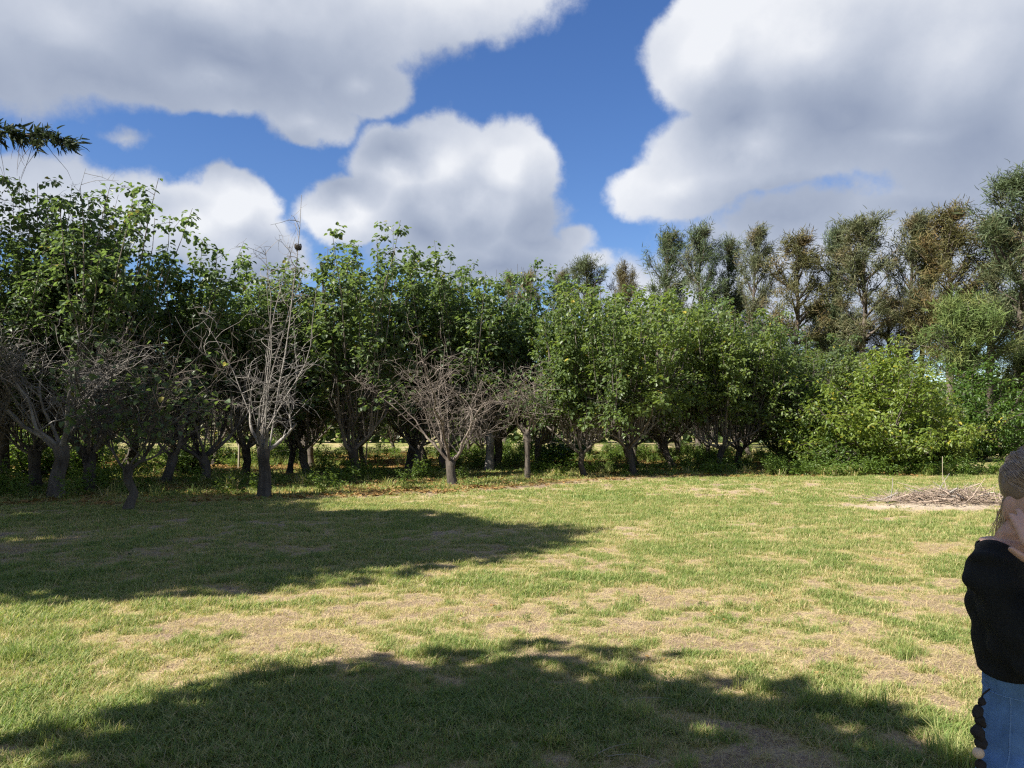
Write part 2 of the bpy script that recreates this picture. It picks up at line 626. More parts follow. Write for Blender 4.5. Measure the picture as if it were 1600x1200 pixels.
def scatter_leaves(L, pts, n, rg, size, spread, width=0.85, droop=0.45, t0=0.1):
    t = t0 + (1 - t0) * rg.random(n) ** 0.8
    f = t * (len(pts) - 1)
    i = np.minimum(f.astype(int), len(pts) - 2)
    p = pts[i] + (pts[i + 1] - pts[i]) * (f - i)[:, None]
    off = rg.normal(0, 1, (n, 3))
    off /= np.linalg.norm(off, axis=1, keepdims=True)
    p = p + off * (spread * rg.random(n) ** 0.5)[:, None]
    ax = off + rg.normal(0, 0.35, (n, 3))
    ax[:, 2] = ax[:, 2] * 0.5 - droop
    nn = rg.normal(0, 0.42, (n, 3)) + np.array([0, 0, 1.0]) + off * 0.5
    L.add(p, ax, nn, size * (0.65 + 0.7 * rg.random(n)), width)


def build_orchard(seed, H=7.6, Rr=2.5, trunk_h=0.92, r0=0.135, limbs=6, shoots=9, twigs=9, leaves=23, leaf=0.125, low=0.22, dead=42, lean=0.0, spire=0.25, droopers=6):
    """vase-shaped orchard tree: short trunk, spreading limbs, upright whips carrying the leaves"""
    rg = np.random.default_rng(seed)
    tr = Tubes()
    top = np.array([rg.normal(0, .08) + lean, rg.normal(0, .08), trunk_h])
    top[:2] += rg.normal(0, .12, 2)
    mid = top * 0.5 + np.array([rg.normal(0, .06), rg.normal(0, .06), 0])
    tp = np.array([[0, 0, -0.15], [0, 0, 0.05], mid * 0.5 + np.array([0, 0, 0.05]), mid + np.array([0, 0, .05]), top, top + np.array([0, 0, 0.16])])
    tr.add(tp, [r0 * 1.55, r0 * 1.28, r0 * 1.02, r0 * 0.98, r0 * 1.12, r0 * 0.6], 10)
    trunk = tr.mesh('trunk', M['bark'])
    L = Leaves()
    limb_meshes = []
    az0 = rg.random() * 6.28
    for k in range(limbs):
        tb = Tubes()
        azm = az0 + k * 6.283 / limbs + rg.normal(0, 0.25)
        elv = R(rg.uniform(22, 50))
        d = np.array([math.cos(azm) * math.cos(elv), math.sin(azm) * math.cos(elv), math.sin(elv)])
        ln = Rr * rg.uniform(0.75, 1.15)
        lp = wander(top - np.array([0, 0, 0.12 * rg.random()]), d, ln, 6, rg, 0.16, 0.07)
        lr = r0 * rg.uniform(0.30, 0.48)
        tb.add(lp, np.linspace(lr, lr * 0.4, 7), 7)
        for s in range(shoots):
            t = rg.uniform(0.12, 1.0)
            b, dd = along(lp, t)
            rad = np.hypot(b[0], b[1]) / Rr
            hh = H * (1.0 - spire * min(rad, 1.3) ** 1.6) * rg.uniform(0.70, 1.03)
            sl = max(hh - b[2], 0.8)
            outw = nrm(np.array([b[0], b[1], 0]) + rg.normal(0, .3, 3) * np.array([1, 1, 0]))
            sd = np.array([0, 0, 1.0]) + outw * rg.uniform(0.02, 0.42)
            sp = wander(b, sd, sl, 7, rg, 0.055, 0.02)
            sr = rg.uniform(0.018, 0.040)
            tb.add(sp, np.linspace(sr, 0.005, 8), 4)
            for w in range(twigs):
                tt = low + (1 - low) * (w + rg.random()) / twigs
                q, qd = along(sp, min(tt, 0.99))
                if q[2] < H * low * 0.75:
                    continue
                a = rg.random() * 6.28
                td = np.array([math.cos(a), math.sin(a), rg.uniform(0.0, 0.9)])
                tl = rg.uniform(0.45, 1.05) * (1.0 - 0.45 * tt)
                tw = wander(q, td, tl, 3, rg, 0.18, 0, 0.25)
                tb.add(tw, np.linspace(0.008, 0.003, 4), 3)
                scatter_leaves(L, tw, int(leaves * rg.uniform(0.5, 1.4)), rg, leaf, 0.17)
            scatter_leaves(L, sp[-3:], int(leaves * 0.5), rg, leaf, 0.14)
        for s in range(dead):      # leafless twigs low in the crown
            b, dd = along(lp, rg.uniform(0.15, 1.0))
            b = b + np.array([0, 0, rg.uniform(0, 1.2)])
            a = rg.random() * 6.28
            tw = wander(b, [math.cos(a), math.sin(a), rg.uniform(-0.3, 1.1)], rg.uniform(0.5, 1.5), 4, rg, 0.26)
            tb.add(tw, np.linspace(0.0095, 0.0035, 5), 3)
        for s in range(droopers):  # leafy twigs hanging from the ends of the limbs
            b, dd = along(lp, rg.uniform(0.55, 1.0))
            a = azm + rg.normal(0, .7)
            tw = wander(b + np.array([0, 0, rg.uniform(0, 1.0)]), [math.cos(a), math.sin(a), rg.uniform(-.1, .7)], rg.uniform(.7, 1.4), 4, rg, .15, 0, .55)
            tb.add(tw, np.linspace(0.009, 0.003, 5), 3)
            scatter_leaves(L, tw, int(leaves * rg.uniform(0.8, 1.6)), rg, leaf, 0.2, t0=.3)
        for s in range(5):         # thin upright sprouts
            b, dd = along(lp, rg.uniform(0.05, 0.9))
            tw = wander(b, [rg.normal(0, .18), rg.normal(0, .18), 1], rg.uniform(1.0, 2.6), 5, rg, 0.07)
            tb.add(tw, np.linspace(0.015, 0.005, 6), 4)
        limb_meshes.append(tb.mesh('limb', M['whip']))
    return dict(trunk=trunk, limb=limb_meshes, crown=L.mesh('crown', M['leaf'], rg))


def build_bare(seed, H=5.6, Rr=1.9, trunk_h=1.2, r0=0.15, limbs=6, shoots=6, twigs=12, mat='bare_bark', spike=None, up=0.9, wob=0.12, sparse=0, fan=0.7, tmat='bark'):
    rg = np.random.default_rng(seed)
    tr = Tubes()
    top = np.array([rg.normal(0, .06), rg.normal(0, .06), trunk_h])
    tp = np.array([[0, 0, -0.15], [0, 0, 0.04], top * 0.4 + rg.normal(0, .04, 3), top * 0.75 + rg.normal(0, .03, 3), top, top + np.array([0, 0, .12])])
    tr.add(tp, [r0 * 1.5, r0 * 1.25, r0, r0 * .95, r0 * 1.15, r0 * .55], 10)
    trunk = tr.mesh('trunk', M[tmat])
    L = Leaves()
    lims = []
    spike_pts = None
    az0 = rg.random() * 6.28
    for k in range(limbs):
        tb = Tubes()
        azm = az0 + k * 6.283 / limbs + rg.normal(0, 0.3)
        elv = R(rg.uniform(25, 65))
        d = np.array([math.cos(azm) * math.cos(elv), math.sin(azm) * math.cos(elv), math.sin(elv)])
        lp = wander(top - np.array([0, 0, 0.1 * rg.random()]), d, Rr * rg.uniform(0.5, 1.05), 6, rg, 0.2, 0.14)
        lr = r0 * rg.uniform(0.28, 0.48)
        tb.add(lp, np.linspace(lr, lr * .45, 7), 6)
        for s in range(shoots):
            b, dd = along(lp, rg.uniform(0.2, 1.0))
            hh = H * rg.uniform(0.55, 0.98)
            if spike and k < 4 and s == 0:
                hh = spike * (1 - 0.09 * k)
                b, dd = along(lp, 0.14)
            outw = nrm(np.array([b[0], b[1], 0.0]) + rg.normal(0, .4, 3) * np.array([1, 1, 0]))
            sd = np.array([0, 0, up]) + outw * rg.uniform(0.0, fan) * (0.08 if spike and hh > H else 1)
            sp = wander(b, sd, max(hh - b[2], .8), 8, rg, wob * (0.5 if spike and hh > H else 1), 0.03, 0.06)
            if spike and k == 0 and s == 0:
                spike_pts = sp
            sr = rg.uniform(0.012, 0.026) * (1.35 if spike and hh > H else 1)
            tb.add(sp, np.linspace(sr, 0.005, 9), 4)
            for w in range(twigs + (12 if spike and hh > H else 0)):
                q, qd = along(sp, rg.uniform(0.12, 0.98))
                a = rg.random() * 6.28
                td = np.array([math.cos(a), math.sin(a), rg.uniform(-0.1, 1.0)])
                tw = wander(q, td, rg.uniform(0.35, 1.25) * (0.8 if hh > H else 1), 5, rg, 0.22, 0.0, 0.12)
                tb.add(tw, np.linspace(0.009, 0.003, 6), 3)
                for z in range(3):
                    q2, _ = along(tw, rg.uniform(0.25, 0.95))
                    t2 = wander(q2, rg.normal(0, 1, 3) + np.array([0, 0, .2]), rg.uniform(0.15, 0.5), 3, rg, 0.25)
                    tb.add(t2, np.linspace(0.005, 0.002, 4), 3)
                if sparse and rg.random() < 0.5:
                    scatter_leaves(L, tw, sparse, rg, 0.12, 0.15)
        lims.append(tb.mesh('limb', M[mat]))
    d = dict(trunk=trunk, limb=lims, spike=spike_pts)
    if sparse:
        d['crown'] = L.mesh('crown', M['leaf'], rg)
    return d


def build_bush(seed, H=4.4, Rr=3.0, stems=30, twigs=16, leaves=30, leaf=0.15, mat='bush_leaf', width=0.55):
    rg = np.random.default_rng(seed)
    L = Leaves()
    lims = []
    for g_ in range(5):
        tb = Tubes()
        for s in range(stems // 5):
            a = (g_ + rg.random()) * 6.283 / 5
            spread = rg.uniform(0.05, 1.0)
            d = np.array([math.cos(a) * spread, math.sin(a) * spread, 1.05 - 0.55 * spread])
            ln = (H * (1 - spread) + Rr * 1.25 * spread) * rg.uniform(0.8, 1.08)
            sp = wander([0.15 * math.cos(a), 0.15 * math.sin(a), 0], d, ln, 8, rg, 0.10, 0.05, 0.10 + 0.16 * spread)
            sp[:, 2] = np.maximum(sp[:, 2], 0.12 + 0.1 * rg.random())
            sp[0, 2] = -0.05
            tb.add(sp, np.linspace(0.045, 0.006, 9), 5)
            for w in range(twigs):
                q, _ = along(sp, 0.12 + 0.87 * (w + rg.random()) / twigs)
                aa = rg.random() * 6.28
                tw = wander(q, [math.cos(aa), math.sin(aa), rg.uniform(-.4, 1.0)], rg.uniform(0.4, 1.1), 3, rg, 0.2, 0, 0.2)
                tw[:, 2] = np.maximum(tw[:, 2], 0.08)
                tb.add(tw, np.linspace(0.009, 0.003, 4), 3)
                scatter_leaves(L, tw, int(leaves * rg.uniform(.5, 1.4)), rg, leaf, 0.20, width, 0.40)
        lims.append(tb.mesh('limb', M['bark']))
    return dict(limb=lims, crown=L.mesh('crown', M[mat], rg))


def build_tall(seed, H=16.0, Rr=2.3, first=0.33, branches=44, sub=7, sprays=36, lean=0.02, dome=False, r0=0.24, forks=0, sl=0.36, sw=0.105, gap=0.0):
    """tall feathery windbreak tree with rising plumes"""
    rg = np.random.default_rng(seed)
    L = Leaves()
    tb = Tubes()
    n = 12
    zz = np.linspace(-0.2, H * 0.97, n)
    tp = np.stack([lean * zz + 0.10 * np.cumsum(rg.normal(0, 1, n)) * 0.5 + 0.35 * lean * zz ** 2 / H, 0.08 * np.cumsum(rg.normal(0, 1, n)), zz], 1)
    tp[:, :2] -= tp[0, :2]
    rr = r0 * (1 - zz / (H * 1.02)) ** 0.8 + 0.012
    rr[0] *= 1.35
    tb.add(tp, rr, 9)
    trunk = tb.mesh('trunk', M['tall_bark'])
    lims, tb, cnt = [], Tubes(), 0
    for k in range(branches):
        u = (k + rg.random()) / branches
        if gap and abs(u - 0.35) < gap and rg.random() < 0.8:
            continue
        z = H * (first + (0.985 - first) * u)
        b, _ = along(tp, min((z + 0.2) / (H * 0.97 + 0.2), 0.995))
        if dome:
            prof = math.sqrt(max(1 - ((u - 0.25) / 0.78) ** 2, 0.05))
        else:
            prof = (0.55 + 0.75 * math.sin(math.pi * min(u * 0.92 + 0.10, 1))) * (1.0 if u < .85 else 1.0 - (u - .85) * 3.6)
        ln = Rr * max(prof, 0.2) * rg.uniform(0.55, 1.15)
        a = rg.random() * 6.28
        ev = R(rg.uniform(15, 48) + 22 * u)
        d = np.array([math.cos(a) * math.cos(ev) + lean, math.sin(a) * math.cos(ev), math.sin(ev)])
        bp_ = wander(b, d, ln, 5, rg, 0.10, 0.06)
        tb.add(bp_, np.linspace(0.012 + 0.022 * ln, 0.007, 6), 4)
        for s in range(sub):
            q, qd = along(bp_, rg.uniform(0.22, 1.0))
            sd = qd + rg.normal(0, 0.55, 3) + np.array([0, 0, 0.25])
            sp = wander(q, sd, rg.uniform(0.5, 1.15), 3, rg, 0.12, 0.05, 0.2)
            tb.add(sp, np.linspace(0.010, 0.004, 4), 3)
            m_ = int(sprays * rg.uniform(0.6, 1.4))
            t = rg.random(m_)
            f = t * 3
            i = np.minimum(f.astype(int), 2)
            p = sp[i] + (sp[i + 1] - sp[i]) * (f - i)[:, None] + rg.normal(0, 0.16, (m_, 3))
            ax = nrm(sp[-1] - sp[0])[None] * 0.7 + rg.normal(0, 0.6, (m_, 3)) + np.array([0.15, 0, -0.05])
            L.add(p, ax, rg.normal(0, .6, (m_, 3)) + np.array([-.3, -.2, .6]), sl * (0.6 + 0.8 * rg.random(m_)), sw)
        cnt += 1
        if cnt % max(1, branches // 5) == 0:
            lims.append(tb.mesh('limb', M['tall_bark']))
            tb = Tubes()
    if tb.v:
        lims.append(tb.mesh('limb', M['tall_bark']))
    return dict(trunk=trunk, limb=lims, crown=L.mesh('crown', M['needle'], rg, strip=True))


def place(kit, name, label, cat, x, y, s=1.0, sz=None, rz=0.0, group=None, color=(1, 1, 1), tilt=(0, 0)):
    r_ = empty(name, (x, y, float(zground(x, y))), rz, (s, s, sz if sz else s))
    r_.rotation_euler = (tilt[0], tilt[1], rz)
    setup(r_, label, cat, group)
    if 'trunk' in kit:
        part('trunk', kit['trunk'], r_)
    for lm in kit['limb']:
        part('limb', lm, r_)
    if 'crown' in kit:
        part('crown', kit['crown'], r_, color)
    return r_


ORCH = [build_orchard(11, leaf=.112, leaves=27), build_orchard(12, limbs=4, trunk_h=0.75, spire=0.35, leaf=.14), build_orchard(13, H=7.0, Rr=2.8, limbs=6, shoots=8, spire=0.15, leaf=.12),
        build_orchard(14, H=8.0, Rr=2.2, limbs=5, shoots=8, twigs=8, spire=0.45, trunk_h=.85), build_orchard(15, H=7.2, Rr=2.6, limbs=5, trunk_h=1.1, low=0.38, dead=60, leaf=.105),
        build_orchard(16, H=7.2, Rr=3.0, limbs=6, shoots=9, low=0.17, leaf=0.135, spire=0.12, droopers=12), build_orchard(17, H=6.6, Rr=2.6, low=0.42, leaves=14, dead=75, limbs=6, trunk_h=.7)]
ORCH_H = [7.6, 7.6, 7.0, 8.0, 7.2, 7.2, 6.6]
rp = random.Random(5)


def orchard(v, px, Y, top_py, label, group='leafy orchard trees', w=1.0, color=(1, 1, 1), x=None, rz=None, name='orchard_tree'):
    """top_py: photo row of the crown's top"""
    Ht = (HORIZ - top_py) / FPX * Y + CAM_H
    sz = Ht / ORCH_H[v] * .985
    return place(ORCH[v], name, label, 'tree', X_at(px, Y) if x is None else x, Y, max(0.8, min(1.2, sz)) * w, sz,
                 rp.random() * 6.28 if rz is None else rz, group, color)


# ---- front rows, one by one (photo column, distance, photo row of the top)
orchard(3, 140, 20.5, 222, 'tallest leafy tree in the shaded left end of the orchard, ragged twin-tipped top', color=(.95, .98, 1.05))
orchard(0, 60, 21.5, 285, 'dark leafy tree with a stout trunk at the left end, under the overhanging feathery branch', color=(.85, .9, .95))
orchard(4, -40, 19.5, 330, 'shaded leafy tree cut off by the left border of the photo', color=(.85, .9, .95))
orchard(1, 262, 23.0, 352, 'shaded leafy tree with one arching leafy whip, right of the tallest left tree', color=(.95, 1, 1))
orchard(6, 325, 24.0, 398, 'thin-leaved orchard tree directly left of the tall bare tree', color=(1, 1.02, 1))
orchard(2, 385, 27.0, 425, 'leafy orchard tree filling in behind the tall bare tree')
orchard(3, 560, 26.0, 336, 'tall leafy tree with a dark vase-shaped trunk, right of the tall bare tree', w=1.1)
orchard(1, 482, 27.5, 385, 'leafy tree with a square top between the bare tree and the tall leafy one')
orchard(0, 640, 30.0, 385, 'leafy orchard tree right behind the tall vase-trunked one', color=(.95, .98, 1))
orchard(1, 695, 29.0, 380, 'leafy tree with a single knob-topped whip rising over the bare brown tree')
orchard(2, 775, 32.0, 408, 'broad leafy tree standing behind the twin bare trees', color=(.95, 1, .98))
orchard(4, 840, 31.0, 452, 'leafy orchard tree at the right shoulder of the bare trees', color=(1, 1.05, .95))
orchard(5, 912, 26.2, 462, 'leafy front-row tree with thin grey limbs left of the bright broad tree', w=.85, color=(1.1, 1.1, .95))
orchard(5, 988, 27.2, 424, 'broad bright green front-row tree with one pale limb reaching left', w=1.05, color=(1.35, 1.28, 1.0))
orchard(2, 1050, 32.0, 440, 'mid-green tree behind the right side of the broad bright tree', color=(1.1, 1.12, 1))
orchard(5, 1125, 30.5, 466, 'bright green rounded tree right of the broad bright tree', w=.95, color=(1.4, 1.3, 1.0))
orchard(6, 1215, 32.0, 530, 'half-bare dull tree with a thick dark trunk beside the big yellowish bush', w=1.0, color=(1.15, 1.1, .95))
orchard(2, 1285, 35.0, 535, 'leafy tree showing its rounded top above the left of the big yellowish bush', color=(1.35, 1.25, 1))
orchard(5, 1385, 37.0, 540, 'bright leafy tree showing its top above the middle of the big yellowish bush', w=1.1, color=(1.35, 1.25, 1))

# ---- interior of the orchard: nothing tells these apart in the photo
def deep_label(c_):
    for lim, txt in ((330, 'orchard tree deep in the shade behind the stout-trunked trees of the left end'), (640, 'orchard tree deep in the shade behind the tallest bare tree and the vase-trunked one'),
                     (900, 'orchard tree deep in the shade behind the bare trees in the middle')):
        if c_ < lim:
            return txt
    return 'orchard tree deep in the shade behind the bright green front trees'


k = 0
for row in range(7):
    yy = 24.0 + row * 4.4
    for colx in range(-7, 7):
        xx = colx * 4.3 + (row % 2) * 1.6 + rp.uniform(-1.4, 1.4)
        y2 = yy + rp.uniform(-1.5, 1.5)
        if y2 < front_edge(xx) + 3.2 or xx > 15 - max(0, (y2 - 34)) * 0.15:
            continue
        if rp.random() < .44 or abs(xx / y2) > 0.80:
            continue
        v = rp.choice([0, 1, 2, 4, 5, 6, 2])
        Hh = rp.uniform(5.6, 7.0) if xx > -4 else rp.uniform(5.8, 7.4)
        sz = Hh / ORCH_H[v]
        tone = rp.uniform(.85, 1.15)
        place(ORCH[v], 'orchard_tree', deep_label(xx / y2 * FPX + 800), 'tree', xx, y2, rp.uniform(.72, 1.0), sz,
              rp.random() * 6.28, 'orchard trees deep behind the front row', (tone, tone, tone))
        k += 1

# ---- bare trees
x, y = at(415, 775)
BARE1 = build_bare(31, H=5.6, Rr=1.25, trunk_h=1.15, r0=0.14, limbs=5, shoots=3, twigs=9, spike=7.4, up=1.0, wob=0.10, fan=0.6)
place(BARE1, 'bare_tree',
      'tallest bare grey tree, pale upright whips with a nest near the top', 'bare tree', x, y, rz=0.6, group='leafless orchard trees')
bare_xy = (x, y)
x, y = at(708, 757)
place(build_bare(32, H=4.9, Rr=1.9, trunk_h=0.7, r0=0.14, limbs=5, shoots=4, twigs=12, mat='brown_bark', up=0.9, fan=1.0, wob=.16), 'bare_tree',
      'bare brown forked tree with a dark ragged base at the lawn edge', 'bare tree', x, y, rz=2.0, group='leafless orchard trees')
x, y = at(764, 737)
place(build_bare(33, H=5.7, Rr=2.4, trunk_h=1.35, r0=0.16, limbs=6, shoots=6, twigs=15, up=0.75, fan=1.3, wob=.17, tmat='bare_bark'), 'bare_tree',
      'bare pale tree with arching twigs and a sunlit straight trunk behind the brown one', 'bare tree', x, y, rz=1.0, group='leafless orchard trees')
x, y = at(205, 796)
place(build_bare(34, H=4.0, Rr=1.6, trunk_h=0.8, r0=0.085, limbs=4, shoots=5, twigs=12, up=0.7, fan=1.0, sparse=4, mat='bark'), 'bare_tree',
      'small shaded forked tree, nearly leafless, standing out on the grass at left', 'bare tree', x, y, rz=0.2, group='leafless orchard trees')
x, y = at(292, 730)
place(build_bare(35, H=5.2, Rr=2.2, trunk_h=1.3, r0=0.15, limbs=6, shoots=6, twigs=14, up=0.75, fan=1.2, wob=.15), 'bare_tree',
      'bare grey tree with a tangle of curved twigs left of the tallest bare tree', 'bare tree', x, y - 4.5, rz=3.0, group='leafless orchard trees')
x, y = at(824, 748)
place(build_bare(36, H=3.9, Rr=1.0, trunk_h=1.5, r0=0.085, limbs=3, shoots=5, twigs=9, mat='brown_bark', up=.9, fan=.5, sparse=4), 'bare_tree',
      'thin crooked brown trunk with few leaves right of the pale bare tree', 'bare tree', x, y, rz=1.3, group='leafless orchard trees')
place(build_bare(37, H=10.9, Rr=2.4, trunk_h=3.0, r0=0.14, limbs=4, shoots=5, twigs=9, up=1.0, fan=.35, wob=.07), 'bare_tree',
      'leafless branches reaching into the sky at the upper left under the feathery branch', 'bare tree', X_at(10, 23.5), 23.5, rz=.4, group='leafless orchard trees')

BARE2 = build_bare(38, H=5.4, Rr=2.3, trunk_h=1.2, r0=0.17, limbs=6, shoots=5, twigs=14, up=0.7, fan=1.2, wob=.15)
place(BARE2, 'bare_tree', 'bare grey twiggy tree with a stout trunk in the shade at the left end', 'bare tree', X_at(92, 18.6), 18.6, rz=1.1, group='leafless orchard trees')

# nest lodged in the tallest bare tree
nb = Tubes()
rg = np.random.default_rng(3)
for i in range(90):
    a = rg.random() * 6.28
    ph = rg.uniform(-1, .6)
    rr_ = 0.085 * math.sqrt(max(0.1, 1 - ph * ph))
    t = np.linspace(0, 1.3, 4)
    nb.add(np.stack([np.cos(a + t) * rr_, np.sin(a + t) * rr_, 0.07 * ph + rg.normal(0, .02, 4)], 1), 0.008, 3)
nq, _ = along(BARE1['spike'], .80)
nv = Matrix.Rotation(.6, 3, 'Z') @ Vector(nq)
o = part('bird_nest', nb.mesh('bird_nest', M['bark']))
o.location = (bare_xy[0] + nv.x, bare_xy[1] + nv.y, float(zground(*bare_xy)) + nv.z)
setup(o, 'small dark round twig nest high in the tallest bare tree', 'nest')

# ---- the big bush and greenery on the right
BUSH = build_bush(41)
BUSH2 = build_bush(42, H=2.0, Rr=1.3, stems=15, twigs=9, leaves=22, leaf=0.11, width=.7)
place(BUSH, 'bush', 'big yellowish green bush reaching to the ground at the right end of the orchard', 'bush', X_at(1372, 29), 29.0, 1.08, 1.1, 0.3,
      'bushes at the right end of the orchard', (1.3, 1.22, .95))
place(BUSH, 'bush', 'lower right flank of the big bush, leaning out over the lawn', 'bush', X_at(1440, 30.0), 30.0, .72, .78, 2.3,
      'bushes at the right end of the orchard', (1.45, 1.25, .95))
place(BUSH, 'bush', 'darker green bush tucked between the half-bare tree and the big yellowish bush', 'bush', X_at(1268, 30.5), 30.5, .62, .80, 4.1,
      'bushes at the right end of the orchard', (.80, .88, .78))
place(BUSH, 'bush', 'dark green bush below the low feathery tree at far right', 'bush', X_at(1520, 39), 39.0, 1.15, 1.15, 1.2,
      'bushes at the right end of the orchard', (.62, .78, .60))
place(BUSH, 'bush', 'dark bush at the foot of the tall trunk near the right border', 'bush', X_at(1640, 44), 44.0, 1.0, .8, 5.2,
      'bushes at the right end of the orchard', (.6, .74, .6))
for (px_, py_, s_, lab, cl) in [
        (868, 728, 1.0, 'low round shrub on the orchard floor between the crooked trunk and the thin-limbed tree', (.7, .95, .8)),
        (60, 745, 1.1, 'low sunlit shrub between the dark trunks at the far left', (.9, 1.05, .7)),
        (135, 735, .9, 'low shrub glinting in the gap right of the stout left trunk', (.9, 1.05, .7)),
        (445, 715, .8, 'low shrub behind the trunk of the tallest bare tree', (.9, 1.05, .7)),
        (300, 742, .8, 'low dim shrub in the shade between the small forked tree and the tallest bare tree', (.7, .85, .7)),
        (1105, 722, .5, 'small weedy shrub under the bright rounded tree', (.9, 1.05, .8)),
        (1300, 738, .8, 'low leafy growth at the left foot of the big yellowish bush', (.8, .9, .8))]:
    x, y = at(px_, py_)
    place(BUSH2, 'shrub', lab, 'shrub', x, y, s_ * 1.1, s_ * 0.8, rp.random() * 6, 'low shrubs under the trees', cl)

# ---- tall feathery trees behind on the right
TALL = [build_tall(51, Rr=2.4, branches=44), build_tall(52, Rr=2.1, lean=0.03, branches=40), build_tall(53, Rr=2.7, first=0.42, gap=.10, branches=44), build_tall(54, Rr=2.3, first=0.30, lean=.045, branches=44),
        build_tall(55, Rr=2.6, first=0.5, branches=36, lean=.03)]
GREEN_, OLIVE, BROWN, DARK = (.92, 1.1, .95), (1.10, 1.08, .95), (1.30, 1.08, .78), (.60, .80, .68)


def row_y(px):
    return (29.0 + 0.967 * 45.0) / ((px - 800) / FPX + 0.967)


TG = 'tall feathery trees in the row behind the orchard'
for (v, px_, top, cl, s_, dy, lab) in [
        (2, 1592, 255, GREEN_, 1.25, 0, 'tallest dark green feathery tree with a bare lower trunk at the right border'),
        (4, 1545, 340, DARK, 1.0, 3, 'dark green feathery tree with slanting forked limbs left of the tallest one'),
        (0, 1482, 312, BROWN, 1.15, 1, 'rusty brown feathery tree with a broad crown left of the dark forked one'),
        (4, 1440, 345, BROWN, .95, 4, 'smaller rusty tree on two thin trunks, overlapped by the broad rusty one'),
        (3, 1408, 322, OLIVE, .95, 2, 'thin open olive tree whose top sweeps right, left of the rusty trees'),
        (2, 1345, 328, OLIVE, 1.1, 0, 'broad olive feathery tree with an even brushy top'),
        (1, 1300, 342, GREEN_, .9, 2, 'narrow green tree squeezed in left of the broad olive one'),
        (0, 1243, 356, (1.22, 1.06, .82), 1.15, 0, 'brownish olive feathery tree with a wide rounded top after a gap in the row'),
        (3, 1165, 343, OLIVE, .85, 0, 'slim olive feathery tree with a wind-swept pointed top beside the gap'),
        (1, 1132, 362, GREEN_, .8, 3, 'short narrow dark tree between the wind-swept one and the round-topped one'),
        (0, 1092, 342, GREEN_, .95, 0, 'green feathery tree with a high rounded top, second from the left of the tall group'),
        (1, 1035, 348, (.85, 1.0, .8), 1.05, 0, 'leftmost tree of the tall group, green and tapering to a tip against blue sky'),
        (4, 968, 412, (1.2, .95, .8), .8, 2, 'twiggy purplish brown treetop just left of the tall group'),
        (2, 910, 398, (.9, 1.0, .8), 1.0, 0, 'round-headed grey green treetop rising alone above the bright orchard tree'),
        (3, 862, 414, OLIVE, .85, 1, 'small olive treetop left of the round-headed one'),
        (0, 822, 418, (1.4, 1.2, .85), .85, 3, 'pale brownish treetop peeping over the middle of the orchard'),
        (1, 788, 420, (1.35, 1.2, .9), .8, 6, 'palest treetop at the left end of the tall row over the orchard'),
        (2, 1645, 300, OLIVE, 1.1, 0, 'olive feathery branches coming in from beyond the right border')]:
    Y_ = row_y(px_) + dy
    Ht = (HORIZ - top) / FPX * Y_ + CAM_H
    place(TALL[v], 'tall_tree', lab, 'tall tree', X_at(px_, Y_), Y_, s_, Ht / 16.0 * .945, rp.uniform(-.5, .5), TG, cl)
# second, fainter rank that fills the row lower down
for (v, px_, top, cl, s_, dy, lab) in [
        (0, 1385, 475, (1.2, 1.05, .75), 1.1, 7, 'lower olive brown tree filling the row under the thin open tree'),
        (1, 1270, 480, (1.1, 1.0, .75), 1.2, 7, 'lower olive tree filling the row beside the brownish wide-topped tree'),
        (0, 1320, 500, (1.2, 1.05, .75), 1.2, 5, 'low brownish tree just above the bright treetops behind the bush'),
        (3, 1150, 470, (1.25, 1.05, .75), 1.1, 7, 'lower olive brown tree under the wind-swept pointed one'),
        (0, 1060, 475, (.9, 1.0, .8), 1.1, 8, 'lower grey green tree under the left end of the tall group'),
        (0, 1550, 470, (.9, 1.05, .75), 1.2, 7, 'lower green tree between the dark forked one and the tallest one')]:
    Y_ = row_y(px_) + dy
    Ht = (HORIZ - top) / FPX * Y_ + CAM_H
    place(TALL[v], 'tall_tree', lab, 'tall tree', X_at(px_, Y_), Y_, s_, Ht / 16.0, rp.uniform(0, 6), TG, cl)
DOME = build_tall(58, H=7.6, Rr=2.7, first=0.50, branches=46, sub=7, sprays=30, dome=True, r0=.16, lean=0.0, sl=.34)
place(DOME, 'pine_tree', 'low dome-headed feathery tree, bright green, in front of the tall trees at far right', 'pine tree', X_at(1508, 42), 42.0, 1.0, 1.0, .4, None, (1.15, 1.45, .75))
place(DOME, 'pine_tree', 'dull green drooping feathery tree around the tall trunk at the right border', 'pine tree', X_at(1605, 43), 43.0, .8, .72, 2.4, None, (.95, 1.1, .7))

